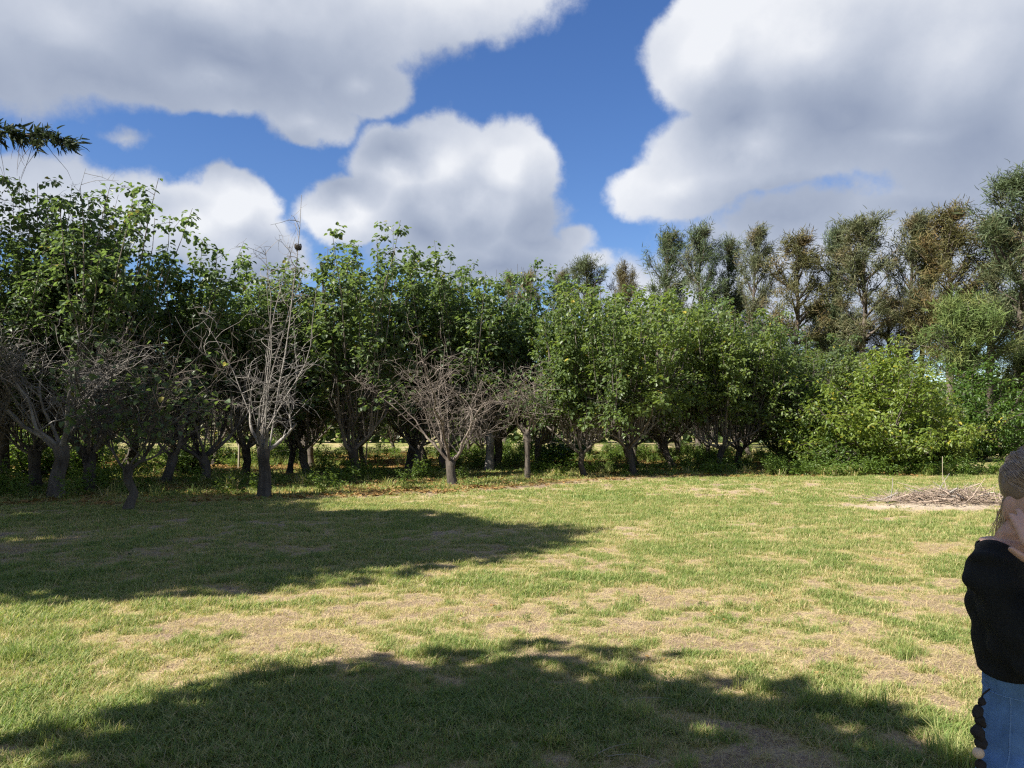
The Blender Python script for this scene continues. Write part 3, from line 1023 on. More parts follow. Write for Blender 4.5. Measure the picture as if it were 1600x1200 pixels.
# ---- tall trees standing beyond the left border, which shade the left of the lawn and of the orchard
def build_round(seed, zc, rh, rv, n_leaf, leaf, trunk_r=.3):
    """broad tree with a dense rounded, lumpy crown"""
    rg = np.random.default_rng(seed)
    tr, tb, L = Tubes(), Tubes(), Leaves()
    tr.add(wander([0, 0, -.2], [0, 0, 1], zc - rv * .4, 6, rg, .04), np.linspace(trunk_r * 1.3, trunk_r * .7, 7), 10)
    lumps = []
    for i in range(46):
        d = rg.normal(0, 1, 3)
        d /= np.linalg.norm(d)
        c_ = np.array([0, 0, zc]) + d * np.array([rh, rh, rv]) * rg.uniform(.55, .80)
        lumps.append((c_, rg.uniform(.20, .34)))
        b = np.array([0, 0, zc - rv * rg.uniform(.3, .9)])
        mid_ = (b + c_) / 2 + rg.normal(0, .25, 3)
        tb.add(np.array([b, mid_, c_]), [.09, .05, .02], 5)
    k_ = rg.integers(0, len(lumps), n_leaf)
    C_ = np.array([l_[0] for l_ in lumps])[k_]
    S_ = np.array([l_[1] for l_ in lumps])[k_]
    off = rg.normal(0, 1, (n_leaf, 3))
    off *= (rg.random(n_leaf) ** .4 / np.linalg.norm(off, axis=1))[:, None]
    P_ = C_ + off * S_[:, None] * np.array([rh, rh, rv]) * 1.15
    L.add(P_, off + rg.normal(0, .4, (n_leaf, 3)) - np.array([0, 0, .4]), rg.normal(0, .5, (n_leaf, 3)) + np.array([0, 0, 1]), leaf * (.6 + .8 * rg.random(n_leaf)), .8)
    return dict(trunk=tr.mesh('trunk', M['bark']), limb=[tb.mesh('limb', M['bark'])], crown=L.mesh('crown', M['leaf'], rg))


SHADE = build_round(61, 9.0, 3.3, 4.0, 17000, .27)
SHADE2 = build_round(63, 5.7, 3.1, 2.4, 7400, .22)
TANS = 1 / math.tan(SUN_EL)
for (sx_, sy_, kit, zc_, s_, lab) in [
        (-3.7, 11.4, SHADE, 9.0, 1.0, 'big leafy tree outside the left border whose shadow crosses the lawn'),
        (-8.9, 14.9, SHADE, 9.0, 1.15, 'big leafy tree outside the left border level with the shaded lawn'),
        (-14.0, 19.5, SHADE, 9.0, 1.1, 'big leafy tree outside the left border beside the shaded orchard end'),
        (-0.35, 2.15, SHADE2, 5.7, 1.12, 'big leafy tree behind the photographer whose shadow covers the near grass')]:
    # sx_, sy_: where the middle of its shadow falls on the grass
    place(kit, 'shade_tree', lab, 'tree', sx_ + SUN_AZ.x * zc_ * TANS, sy_ + SUN_AZ.y * zc_ * TANS, s_, 1.0, rp.random() * 6, 'big shade trees beyond the left border')
FEATH = build_tall(62, H=14.0, Rr=4.2, first=.42, branches=40, sub=9, sprays=40, sl=.34, sw=.10)
place(FEATH, 'shade_tree', 'dark feathery tree beyond the left border with one branch reaching into the sky', 'tree', -18.6, 18.4, .9, 1.0, 1.2,
      'big shade trees beyond the left border', DARK)
# the branch that reaches into the picture is part of that tree
bt, bl = Tubes(), Leaves()
rg = np.random.default_rng(8)
b0 = np.array([-18.5, 18.4, 8.4])
b1 = np.array([X_at(95, 18.4), 18.4, CAM_H + (HORIZ - 212) / FPX * 18.4])
main = np.array([b0 + (b1 - b0) * t + np.array([0, 0, .45 * math.sin(math.pi * t)]) for t in np.linspace(0, 1, 9)])
bt.add(main, np.linspace(.07, .008, 9), 6)
for i in range(16):
    q, qd = along(main, rg.uniform(.55, .98))
    tw = wander(q, [rg.normal(0, .35), rg.normal(0, .3), -1], rg.uniform(.4, 1.5), 5, rg, .16)
    bt.add(tw, np.linspace(.009, .003, 6), 3)
for i in range(80):
    q, qd = along(main, rg.uniform(.45, 1.0))
    sp = wander(q, qd * .8 + rg.normal(0, .55, 3) + np.array([.1, 0, -.1]), rg.uniform(.2, .5), 3, rg, .12)
    bt.add(sp, np.linspace(.008, .003, 4), 3)
    m_ = 22
    f = rg.random(m_) * 3
    ix = np.minimum(f.astype(int), 2)
    p = sp[ix] + (sp[ix + 1] - sp[ix]) * (f - ix)[:, None] + rg.normal(0, .05, (m_, 3))
    bl.add(p, nrm(sp[-1] - sp[0])[None] + rg.normal(0, .6, (m_, 3)), rg.normal(0, .6, (m_, 3)) + np.array([0, 0, .6]), .19 * (.6 + .8 * rg.random(m_)), .24)
ft = [o for o in bpy.data.objects if o.get('label', '').startswith('dark feathery tree beyond the left')][0]
for nm, me_ in (('limb', bt.mesh('limb', M['tall_bark'])), ('spray', bl.mesh('spray', M['needle'], rg, strip=True))):
    o = part(nm, me_, ft, (.36, .48, .40) if nm == 'spray' else None)
    o.matrix_parent_inverse = (Matrix.Translation(ft.location) @ Euler((0, 0, 1.2)).to_matrix().to_4x4() @ Matrix.Diagonal((.9, .9, 1, 1))).inverted()

# ---- far wood that closes the view between the trunks
rg = np.random.default_rng(77)
FL = Leaves()
n = 26000
fx = rg.uniform(-95, 60, n)
topz = 5.0 + 3.5 * fbm(fx, fx * 0 + 3, .12, 3, 31)
fz = topz * rg.random(n) ** .8
fy = 82 + 5 * rg.random(n) + np.abs(fx + 10) * .05
FL.add(np.stack([fx, fy, fz], 1), rg.normal(0, 1, (n, 3)), rg.normal(0, .6, (n, 3)) + np.array([0, -.4, .7]), .55 + .4 * rg.random(n), .8)
setup(part('distant_woods', FL.mesh('distant_woods', M['leaf'], rg), color=(1.1, 1.1, 1.0)), kind='stuff', label='far mass of trees closing the view behind the orchard trunks')

# ------------------------------------------------------------------ stakes
def stake(px_, y_top, y_base, label, lean=0.0, r_=0.022, mat='stake'):
    x, y = at(px_, y_base)
    h_ = (y_base - y_top) / FPX * y
    tb = Tubes()
    tb.add(np.array([[0, 0, -.1], [lean * .5, 0, h_ * .5], [lean, 0, h_ * .98], [lean, 0, h_]]), [r_, r_ * .95, r_ * .9, .003], 7)
    o = part('stake', tb.mesh('stake', M[mat]))
    o.location = (x, y, float(zground(x, y)))
    setup(o, label, 'stake', 'thin stakes among the trees')


stake(375, 660, 731, 'pale thin stake standing left of the tallest bare tree', 0, .045)
stake(471, 680, 723, 'pale thin stake in the gap right of the tallest bare tree', 0, .05)
stake(572, 690, 738, 'dark thin stake just right of the vase-shaped trunk', 0.05, .03, 'twig')
stake(1469, 712, 752, 'slender straw-coloured stake at the right edge of the big bush', .02, .010)
stake(1463, 764, 786, 'short pale stick poking up from the brush pile', .02, .010)

# ------------------------------------------------------------------ brush pile
bx, by = at(1468, 788)
bp_root = empty('brush_pile', (bx, by, float(zground(bx, by))))
setup(bp_root, 'low grey brown heap of dead twigs on a bare sandy patch at right', 'brush pile')
rg = np.random.default_rng(21)


def pile_stick(lmin, lmax):
    while True:
        u, v = rg.normal(.1, .72), rg.normal(0, .28)
        if abs(u) < 1.9 and abs(v) < .8:
            break
    h_ = (0.20 * math.exp(-((u - .55) / .55) ** 2) + .13 * math.exp(-((u + .35) / .5) ** 2) + .06) * math.exp(-(v / .5) ** 2)
    c_ = np.array([u, v, h_ * rg.random() + .02])
    a = rg.random() * 3.14
    d = np.array([math.cos(a), math.sin(a) * .8, rg.normal(0, .30)])
    ln = rg.uniform(lmin, lmax)
    pts = wander(c_ - nrm(d) * ln / 2, d, ln, 4, rg, .15)
    pts[:, 2] = np.maximum(pts[:, 2], .012)
    return pts


for i in range(60):
    tb = Tubes()
    p = pile_stick(.4, 1.1)
    tb.add(p, np.linspace(rg.uniform(.010, .022), .005, 5), 5)
    part('stick', tb.mesh('stick', M['twig' if i % 3 else 'bare_bark']), bp_root)
tb = Tubes()
for i in range(900):
    tb.add(pile_stick(.12, .6), np.linspace(rg.uniform(.004, .010), .003, 5), 3)
setup(part('twig_litter', tb.mesh('twig_litter', M['twig']), bp_root), kind='stuff')

# ------------------------------------------------------------------ grass, weeds, fallen leaves (uncountable: stuff)
def clump(seed, blades, h_, spread, wid, bend=.5, curl=.2):
    rg = np.random.default_rng(seed)
    V, F, A = [], [], []
    n_ = 0
    for i in range(blades):
        a = rg.random() * 6.28
        r_ = spread * math.sqrt(rg.random())
        b = np.array([math.cos(a) * r_, math.sin(a) * r_, -.01])
        a2 = rg.random() * 6.28
        d = np.array([math.cos(a2), math.sin(a2), 0])
        s_ = np.array([-d[1], d[0], 0])
        h2 = h_ * rg.uniform(.45, 1.1)
        be = h2 * bend * rg.uniform(.3, 1.5)
        w = wid * rg.uniform(.7, 1.2)
        p1 = b + d * be * .35 + np.array([0, 0, h2 * .6])
        p2 = b + d * be + np.array([0, 0, h2 * rg.uniform(.75, 1.0)])
        V += [b - s_ * w, b + s_ * w, p1 + s_ * w * .8, p1 - s_ * w * .8, p2]
        F.append(([n_, n_ + 1, n_ + 2, n_ + 3], [n_ + 3, n_ + 2, n_ + 4]))
        A += [rg.random()] * 5
        n_ += 5
    return mesh_from('clump', np.array(V), [np.array([f[0] for f in F]), np.array([f[1] for f in F])], None, False, {'leaf_value': np.array(A)})


def grass_mat(name, c_dry, c_mid, c_green, trw=.4):
    m, T = new_mat(name)
    ti = T.n('ShaderNodeAttribute', attribute_type='INSTANCER', attribute_name='tint').outputs['Fac']
    av = T.n('ShaderNodeAttribute', attribute_name='leaf_value').outputs['Fac']
    f = T.math('ADD', ti, T.math('MULTIPLY', T.math('SUBTRACT', av, .5), .85), clamp=True)
    col = T.ramp(f, [(0.08, c_dry), (0.42, c_mid), (0.85, c_green)])
    bs = T.n('ShaderNodeBsdfPrincipled', i_Roughness=.55)
    bs.inputs['Specular IOR Level'].default_value = .3
    T.l(col, bs.inputs['Base Color'])
    tr = T.n('ShaderNodeBsdfTranslucent')
    T.l(T.mix(1.0, col, (1.5, 1.6, .9, 1), 'MULTIPLY'), tr.inputs['Color'])
    mx = T.n('ShaderNodeMixShader')
    mx.inputs[0].default_value = trw
    T.l(bs.outputs[0], mx.inputs[1])
    T.l(tr.outputs[0], mx.inputs[2])
    out(T, mx.outputs[0])
    return m


M['grass'] = grass_mat('grass_blade', (0.45, 0.35, 0.20), (0.325, 0.315, 0.12), (0.148, 0.210, 0.054))


def scatter_object(name, pts, rots, scl, idx, tint, sources, label=None):
    me = bpy.data.meshes.new(name)
    me.vertices.add(len(pts))
    me.vertices.foreach_set('co', np.asarray(pts, np.float32).ravel())
    for nm, typ, dat, key in (('rot', 'FLOAT_VECTOR', rots, 'vector'), ('scl', 'FLOAT', scl, 'value'), ('idx', 'INT', idx, 'value'), ('tint', 'FLOAT', tint, 'value')):
        a = me.attributes.new(nm, typ, 'POINT')
        a.data.foreach_set(key, np.asarray(dat, np.int32 if typ == 'INT' else np.float32).ravel())
    o = part(name, me)
    setup(o, label, kind='stuff')
    cl = bpy.data.collections.new(name + '_sources')       # not linked to the scene: only the scatter reads it
    for i, s_ in enumerate(sources):
        so = bpy.data.objects.new('%s_source_%02d' % (name, i), s_)
        cl.objects.link(so)
    ng = bpy.data.node_groups.new(name + '_scatter', 'GeometryNodeTree')
    ng.interface.new_socket('Geometry', in_out='INPUT', socket_type='NodeSocketGeometry')
    ng.interface.new_socket('Geometry', in_out='OUTPUT', socket_type='NodeSocketGeometry')
    N_ = NT(ng)
    a, b = N_.n('NodeGroupInput'), N_.n('NodeGroupOutput')
    ci = N_.n('GeometryNodeCollectionInfo')
    ci.inputs['Collection'].default_value = cl
    ci.inputs['Separate Children'].default_value = True
    ci.inputs['Reset Children'].default_value = True
    iop = N_.n('GeometryNodeInstanceOnPoints')
    iop.inputs['Pick Instance'].default_value = True

    def attr(nm, ty):
        q = N_.n('GeometryNodeInputNamedAttribute', data_type=ty)
        q.inputs['Name'].default_value = nm
        return [s for s in q.outputs if s.enabled and s.name == 'Attribute'][0]
    N_.l(a.outputs[0], iop.inputs['Points'])
    N_.l(ci.outputs[0], iop.inputs['Instance'])
    N_.l(attr('idx', 'INT'), iop.inputs['Instance Index'])
    e2r = N_.n('FunctionNodeEulerToRotation')
    N_.l(attr('rot', 'FLOAT_VECTOR'), e2r.inputs[0])
    N_.l(e2r.outputs[0], iop.inputs['Rotation'])
    N_.l(attr('scl', 'FLOAT'), iop.inputs['Scale'])
    N_.l(iop.outputs[0], b.inputs[0])
    md = o.modifiers.new('scatter', 'NODES')
    md.node_group = ng
    return o


def field(y0, y1, dens, margin=1.5, seed=0):
    rg = np.random.default_rng(seed)
    margin = margin + 2.5
    half = 0.70 * y1 + margin
    n_ = int((y1 - y0) * 2 * half * dens)
    x = rg.uniform(-half, half, n_)
    y = rg.uniform(y0, y1, n_)
    keep = np.abs(x) < 0.70 * y + margin
    return x[keep], y[keep]


fine_c = [clump(200 + i, 15, .060, .050, .0026, 1.1) for i in range(4)]
mid_c = [clump(210 + i, 14, .066, .085, .0034, .9) for i in range(3)]
far_c = [clump(220 + i, 13, .075, .13, .0062, .9) for i in range(3)]
tuft_c = [clump(230 + i, 46, .17, .075, .0026, .75) for i in range(3)]
straw_c = [clump(240 + i, 7, .035, .09, .0016, 3.2) for i in range(2)]
srcs = fine_c + mid_c + far_c + tuft_c + straw_c
for s_ in srcs:
    s_.materials.append(M['grass'])
PX, PY, PS, PI, PT = [], [], [], [], []
rg = np.random.default_rng(55)
for (y0, y1, dens, i0, ni, sd) in [(2.3, 6.5, 1150, 0, 4, 1), (6.5, 11.5, 620, 0, 4, 2), (6.5, 11.5, 130, 4, 3, 8), (11.5, 18, 300, 4, 3, 3), (18, 31, 105, 7, 3, 4)]:
    x, y = field(y0, y1, dens, 1.5, sd)
    v = lush(x, y)
    inside = orchard_floor(x, y)
    keep = rg.random(len(x)) < np.clip((v + .5 * (fbm(x, y, 13.0, 2, 33) - .5) - .20) / .36, .05, 1) * (1 - .55 * inside)
    x, y, v, inside = x[keep], y[keep], v[keep], inside[keep]
    PX.append(x); PY.append(y)
    PS.append((.48 + .66 * np.clip(v, 0, 1)) * rg.uniform(.5, 1.35, len(x)) * (1 + .5 * inside))
    PI.append(rg.integers(i0, i0 + ni, len(x)))
    PT.append(np.clip(.20 + .62 * v + .55 * (fbm(x, y, .8, 3, 44) - .5) + rg.normal(0, .18, len(x)), 0, 1))
# short dry straw lying on the thin spots
x, y = field(2.3, 12, 420, 1.5, 12)
v = lush(x, y)
keep = rg.random(len(x)) < np.clip((.62 - v) / .4, 0, 1)
x, y = x[keep], y[keep]
PX.append(x); PY.append(y); PS.append(rg.uniform(.6, 1.3, len(x))); PI.append(rg.integers(13, 15, len(x))); PT.append(rg.uniform(0, .2, len(x)))
# longer tufts, thrown about and at the places the photo shows them
x, y = field(2.6, 22, 9, 1.5, 6)
keep = (fbm(x, y, .7, 3, 61) > .52) & (lush(x, y) > .25)
x, y = x[keep], y[keep]
tx, ty, ts = list(x), list(y), list(rg.uniform(.25, .72, len(x)))
for (px_, py_, s_) in [(55, 1020, 1.0), (40, 1025, .9), (660, 1020, .8), (680, 1015, .7), (1240, 1100, .95), (1320, 1100, 1.0), (1340, 1095, .9), (1480, 1175, 1.1), (1500, 1190, 1.1),
                       (1410, 1015, .9), (1400, 1022, .8), (450, 1050, .9), (480, 1045, .7), (120, 1130, .9), (990, 1110, .9), (980, 1050, .8), (250, 1090, .8), (370, 990, .6), (1160, 1070, .8)]:
    cx, cy = at(px_, py_)
    for j in range(5):
        tx.append(cx + rg.normal(0, .07)); ty.append(cy + rg.normal(0, .05)); ts.append(s_ * rg.uniform(.6, 1.1))
tx, ty, ts = np.array(tx), np.array(ty), np.array(ts)
PX.append(tx); PY.append(ty); PS.append(ts); PI.append(rg.integers(10, 13, len(tx))); PT.append(np.clip(rg.normal(.72, .14, len(tx)), .3, 1))
PX, PY, PS, PI, PT = map(np.concatenate, (PX, PY, PS, PI, PT))
rots = np.stack([rg.normal(0, .10, len(PX)), rg.normal(0, .10, len(PX)), rg.random(len(PX)) * 6.28], 1)
scatter_object('lawn_grass', np.stack([PX, PY, zground(PX, PY)], 1), rots, PS, PI, PT, srcs, 'short patchy grass of the open lawn')


# weeds and tall grass on the orchard floor
def weed(seed, n_=34, h_=.45, sp=.2, leaf=.075):
    rg = np.random.default_rng(seed)
    L = Leaves()
    for s in range(5):
        b = np.array([rg.normal(0, sp * .5), rg.normal(0, sp * .5), 0])
        st = wander(b, rg.normal(0, .3, 3) + np.array([0, 0, 1]), h_ * rg.uniform(.6, 1.1), 4, rg, .1)
        scatter_leaves(L, st, n_, rg, leaf, .07, .45, .0)
    return L.mesh('weed', M['weed'], rg)


wsrc = [weed(300), weed(301, 26, .35), weed(302, 40, .6, .25)] + [clump(310 + i, 40, .34, .14, .0075, .8) for i in range(3)]
for s_ in wsrc[3:]:
    s_.materials.append(M['grass'])
rg = np.random.default_rng(56)
x = rg.uniform(-32, 16, 9000)
y = rg.uniform(15, 56, 9000)
e = y - front_edge(x)
keep = (e > .6) & (np.abs(x) < .75 * y) & (rg.random(9000) < np.clip((fbm(x, y, .33, 3, 71) - .48) * 4.5, .06, .65))
x, y = x[keep], y[keep]
# verge of the bush and the trees on the right
x2 = rg.uniform(9, 19, 110)
y2 = 27.0 + rg.normal(0, .35, 110) + .12 * np.abs(x2 - 13)
x, y = np.concatenate([x, x2]), np.concatenate([y, y2])
nn_ = len(x)
xw, yw = field(2.4, 20, 1.0, 1.5, 92)
x, y = np.concatenate([x, xw]), np.concatenate([y, yw])
wsc = np.concatenate([np.ones(nn_), np.full(len(xw), .11)])
nn_ = len(x)
scatter_object('undergrowth', np.stack([x, y, zground(x, y)], 1), np.stack([np.zeros(nn_), np.zeros(nn_), rg.random(nn_) * 6.28], 1),
               rg.uniform(.5, 1.5, nn_) * wsc, rg.integers(0, 6, nn_), np.clip(rg.normal(.62, .2, nn_), 0, 1), wsrc, 'weeds and tall grass on the orchard floor')

# fallen leaves
lf = Leaves()
rg = np.random.default_rng(57)
lf.add(np.zeros((7, 3)) + np.concatenate([rg.normal(0, .18, (7, 2)), np.full((7, 1), .02)], 1), rg.normal(0, 1, (7, 3)) * np.array([1, 1, .25]),
       rg.normal(0, .3, (7, 3)) + np.array([0, 0, 1]), rg.uniform(.07, .12, 7), .75)
lsrc = [lf.mesh('fallen_leaf', M['dry_leaf'], rg)]
x = rg.uniform(-28, 15, 22000)
y = rg.uniform(16, 52, 22000)
keep = (y - front_edge(x) > -.5) & (np.abs(x) < .75 * y) & (rg.random(22000) < np.clip((fbm(x, y, .4, 3, 81) - .35) * 4, .1, 1))
x, y = x[keep], y[keep]
xl, yl = field(2.4, 20, 1.3, 1.5, 91)
x, y = np.concatenate([x, xl]), np.concatenate([y, yl])
nn_ = len(x)
small_ = np.where(np.arange(nn_) >= nn_ - len(xl), .30, 1.0)
scatter_object('fallen_leaves', np.stack([x, y, zground(x, y)], 1), np.stack([np.zeros(nn_), np.zeros(nn_), rg.random(nn_) * 6.28], 1),
               rg.uniform(.7, 1.3, nn_) * small_, np.zeros(nn_), np.zeros(nn_), lsrc, 'orange brown fallen leaves on the orchard floor and the grass')

# ------------------------------------------------------------------ the woman at the right border
M['skin'] = plain_mat('skin', (0.50, 0.31, 0.235), .5, .10, 60, .15, .35, .12)
M['hair'] = plain_mat('hair', (0.21, 0.155, 0.115), .5, .35, 40, .5, .35)
M['hair_light'] = plain_mat('hair_light', (0.30, 0.23, 0.165), .45, .4, 40, .2, .4)
M['blond'] = plain_mat('blond_hair', (0.58, 0.44, 0.25), .5, .3, 40, .3, .3)
M['knit'] = plain_mat('black_knit', (0.010, 0.011, 0.011), .9, .5, 160, 1.0, .25)
M['denim'] = plain_mat('denim', (0.10, 0.19, 0.36), .85, .5, 28, .8, .15)
M['denim_worn'] = plain_mat('worn_denim', (0.14, 0.24, 0.42), .85, .25, 90, .4, .15)
M['eye'] = plain_mat('eye_white', (0.7, 0.68, 0.65), .3, .05, 10)
M['iris'] = plain_mat('iris', (0.05, 0.04, 0.03), .2, .1, 10)
M['lip'] = plain_mat('lips', (0.42, 0.17, 0.15), .45, .1, 40)
M['shoe'] = plain_mat('shoe_leather', (0.05, 0.035, 0.03), .5, .2, 40)
M['tassel'] = plain_mat('tassel', (0.02, 0.017, 0.017), .8, .3, 60)
M['bead'] = plain_mat('bead', (0.55, 0.42, 0.30), .5, .15, 60)


class Vol:
    """closed round cones, ellipsoids and lofts that a voxel remesh fuses into one continuous surface"""
    def __init__(self):
        self.bm = bmesh.new()

    def ell(self, c, r, rot=(0, 0, 0), seg=20):
        mt = Matrix.Translation(c) @ Euler(rot).to_matrix().to_4x4() @ Matrix.Diagonal((*r, 1))
        bmesh.ops.create_uvsphere(self.bm, u_segments=seg, v_segments=seg // 2 + 2, radius=1, matrix=mt)

    def cone(self, a, b, ra, rb):
        a, b = Vector(a), Vector(b)
        self.ell(a, (ra,) * 3, seg=14)
        self.ell(b, (rb,) * 3, seg=14)
        d = b - a
        mt = Matrix.Translation((a + b) / 2) @ d.to_track_quat('Z', 'Y').to_matrix().to_4x4()
        bmesh.ops.create_cone(self.bm, cap_ends=True, segments=16, radius1=ra, radius2=rb, depth=d.length, matrix=mt)

    def chain(self, pts, rad):
        for i in range(len(pts) - 1):
            self.cone(pts[i], pts[i + 1], rad[i], rad[i + 1])

    def loft(self, rings, seg=28):
        """rings: (centre, rx, ry)"""
        prev = None
        for (c, rx, ry) in rings:
            vs_ = [self.bm.verts.new((c[0] + rx * math.cos(t), c[1] + ry * math.sin(t), c[2])) for t in np.arange(seg) * 2 * math.pi / seg]
            if prev:
                for i in range(seg):
                    self.bm.faces.new((prev[i], prev[(i + 1) % seg], vs_[(i + 1) % seg], vs_[i]))
            else:
                self.bm.faces.new(vs_[::-1])
            prev = vs_
        self.bm.faces.new(prev)

    def build(self, name, mat, voxel=.006, smooth=6, cut=None, folds=None):
        me = bpy.data.meshes.new(name + '_raw')
        bmesh.ops.recalc_face_normals(self.bm, faces=self.bm.faces)
        self.bm.to_mesh(me)
        o = bpy.data.objects.new(name + '_raw', me)
        COL.objects.link(o)
        md = o.modifiers.new('fuse', 'REMESH')
        md.mode, md.voxel_size = 'VOXEL', voxel
        sm = o.modifiers.new('smooth', 'SMOOTH')
        sm.factor, sm.iterations = .5, smooth
        dg = bpy.context.evaluated_depsgraph_get()
        nm = bpy.data.meshes.new_from_object(o.evaluated_get(dg))
        bpy.data.objects.remove(o, do_unlink=True)
        nm.name = name
        nm.materials.clear()
        nm.materials.append(mat)
        if cut or folds:
            bm = bmesh.new()
            bm.from_mesh(nm)
            if folds:
                for v in bm.verts:
                    v.co += v.normal * folds(v.co)
            if cut:
                bmesh.ops.delete(bm, geom=[v for v in bm.verts if cut(v.co)], context='VERTS')
            bm.to_mesh(nm)
            bm.free()
        nm.polygons.foreach_set('use_smooth', np.ones(len(nm.polygons), bool))
        return nm


WX, WY, WYAW = 1.235, 1.85, R(35)
W0 = set(bpy.data.objects)
woman = empty('person', (WX, WY, float(zground(WX, WY))), WYAW)
setup(woman, 'woman in black sweater and blue jeans, hand at her mouth, cut off by right border', 'person')

HC = Vector((0, -.070, 1.490))                      # middle of the head, bowed forward
HR = Euler((R(20), 0, R(-40)))


def hd(x, y, z):
    return HC + HR.to_matrix() @ Vector((x, y, z))


b_ = Vol()
# head
b_.ell(HC, (.070, .088, .105), HR)
b_.ell(hd(0, -.028, -.055), (.054, .058, .062), HR)
b_.ell(hd(0, -.064, -.098), (.024, .022, .020), HR)
b_.chain([hd(0, -.086, .022), hd(0, -.106, -.022)], [.009, .014])          # nose
for s in (-1, 1):
    b_.ell(hd(.011 * s, -.094, -.024), (.010, .012, .009), HR)
    b_.ell(hd(.036 * s, -.060, -.018), (.026, .024, .022), HR)             # cheek
    b_.ell(hd(.030 * s, -.078, .034), (.024, .012, .009), HR)              # brow
    b_.ell(hd(.030 * s, -.076, .021), (.019, .013, .007), HR)              # upper lid
    b_.ell(hd(.030 * s, -.074, .004), (.018, .012, .005), HR)              # lower lid
    b_.ell(hd(.072 * s, .008, -.010), (.010, .018, .030), HR)              # ear
b_.ell(hd(0, -.086, -.058), (.022, .012, .012), HR)
# neck and trunk (mostly inside the clothes)
b_.cone((0, .015, 1.35), hd(0, .018, -.06), .056, .052)
b_.loft([((0, .0, .86), .132, .092), ((0, 0, .95), .132, .095), ((0, 0, 1.05), .112, .084), ((0, 0, 1.17), .120, .090), ((0, 0, 1.29), .136, .094), ((0, .005, 1.36), .120, .076), ((0, .012, 1.405), .070, .058)])
RS, RE, RW = (-.143, .0, 1.345), (-.168, -.085, 1.150), (-.182, -.150, 1.362)
LS, LE, LW = (.143, .0, 1.345), (.165, -.085, 1.140), (-.055, -.212, 1.185)
b_.chain([RS, RE, RW], [.044, .028, .024])
b_.chain([LS, LE, LW], [.044, .028, .024])
for s in (-1, 1):
    b_.cone((.04 * s, .015, 1.345), (.13 * s, 0, 1.325), .036, .036)
    b_.chain([(.082 * s, 0, .86), (.088 * s, -.012, .47), (.090 * s, .012, .08)], [.080, .052, .034])
    b_.chain([(.090 * s, .015, .045), (.095 * s, -.11, .03)], [.034, .026])


def hand(vol, wrist, direc, palm_n, thumb_side, curl):
    """palm, four unequal bent fingers and a thumb; direc = towards the finger tips, palm_n = out of the palm"""
    w, d, n = Vector(wrist), Vector(direc).normalized(), Vector(palm_n)
    n = (n - d * n.dot(d)).normalized()
    s = d.cross(n).normalized() * thumb_side
    for t in (-.5, 0, .5):
        vol.cone(w + s * t * .030, w + d * .078 + s * t * .050, .015, .0125)
    for i, (ln, off) in enumerate(((.066, .029), (.074, .010), (.069, -.010), (.054, -.028))):
        p = w + d * (.080 - .004 * abs(i - 1)) + s * off
        a = curl * (1 + .12 * i)
        q1 = p + (d * math.cos(a) + n * math.sin(a) + s * off * 1.5) * ln * .42
        q2 = q1 + (d * math.cos(2 * a) + n * math.sin(2 * a)) * ln * .33
        q3 = q2 + (d * math.cos(2.7 * a) + n * math.sin(2.7 * a)) * ln * .25
        vol.chain([p - d * .01, q1, q2, q3], [.0095, .0085, .0078, .0066])
    t0 = w + d * .022 + s * .020
    t1 = t0 + (d * .6 + s * .75 + n * .25).normalized() * .036
    t2 = t1 + (d * .85 + s * .3 + n * .35).normalized() * .026
    vol.chain([t0, t1, t2], [.014, .0105, .0085])


hand(b_, RW, (.28, .42, .92), (.55, .75, -.3), 1, .10)
hand(b_, LW, (-1.0, .22, .12), (.15, .95, .1), 1, .30)
part('body', b_.build('body', M['skin'], .0042, 3), woman)
for s in (-1, 1):
    ev = Vol()
    ev.ell(hd(.030 * s, -.071, .012), (.012, .012, .012))
    eo = part('eye', ev.build('eye', M['eye'], .0025, 1), woman)
    ev = Vol()
    ev.ell(hd(.030 * s, -.0818, .012), (.0055, .002, .0055), HR)
    part('iris', ev.build('iris', M['iris'], .0015, 1), eo)
lv = Vol()
lv.ell(hd(0, -.097, -.056), (.021, .006, .004), HR)
lv.ell(hd(0, -.096, -.064), (.018, .006, .005), HR)
part('lips', lv.build('lips', M['lip'], .002, 1), woman)
# hair: combed back with volume on the crown, loose blond strands at the nape
h_ = Vol()
h_.ell(hd(0, .040, .042), (.074, .074, .084), HR)
h_.ell(hd(0, -.012, .082), (.070, .082, .048), HR)
h_.ell(hd(-.050, .020, .045), (.030, .055, .050), HR)
h_.ell(hd(.050, .020, .045), (.035, .060, .062), HR)
h_.ell(hd(0, .085, .020), (.055, .045, .055), HR)
h_.ell(hd(0, .062, -.035), (.052, .038, .055), HR)


def hair_wave(co):
    q = HR.to_matrix().inverted() @ (co - HC)
    return .0022 * math.sin(q.x * 210 + 6 * math.sin(q.y * 22) + q.z * 60) + .0014 * math.sin(q.x * 420 + 8 * math.sin(q.y * 31 + 1) + q.z * 90)


hair = part('hair', h_.build('hair', M['hair'], .004, 4, folds=hair_wave), woman)
hb = Tubes()
rg = np.random.default_rng(12)
for i in range(190):
    s = -1 if i % 5 else 1
    st = hd(s * rg.uniform(.030, .052), rg.uniform(.05, .085), rg.uniform(-.07, -.03))
    p = wander(st, [s * rg.uniform(.0, .25), rg.uniform(-.1, .1), -1], rg.uniform(.05, .12), 6, rg, .13, .0)
    hb.add(p, np.linspace(.0012, .0005, 7), 3)
part('loose_strands', hb.mesh('loose_strands', M['blond']), hair)
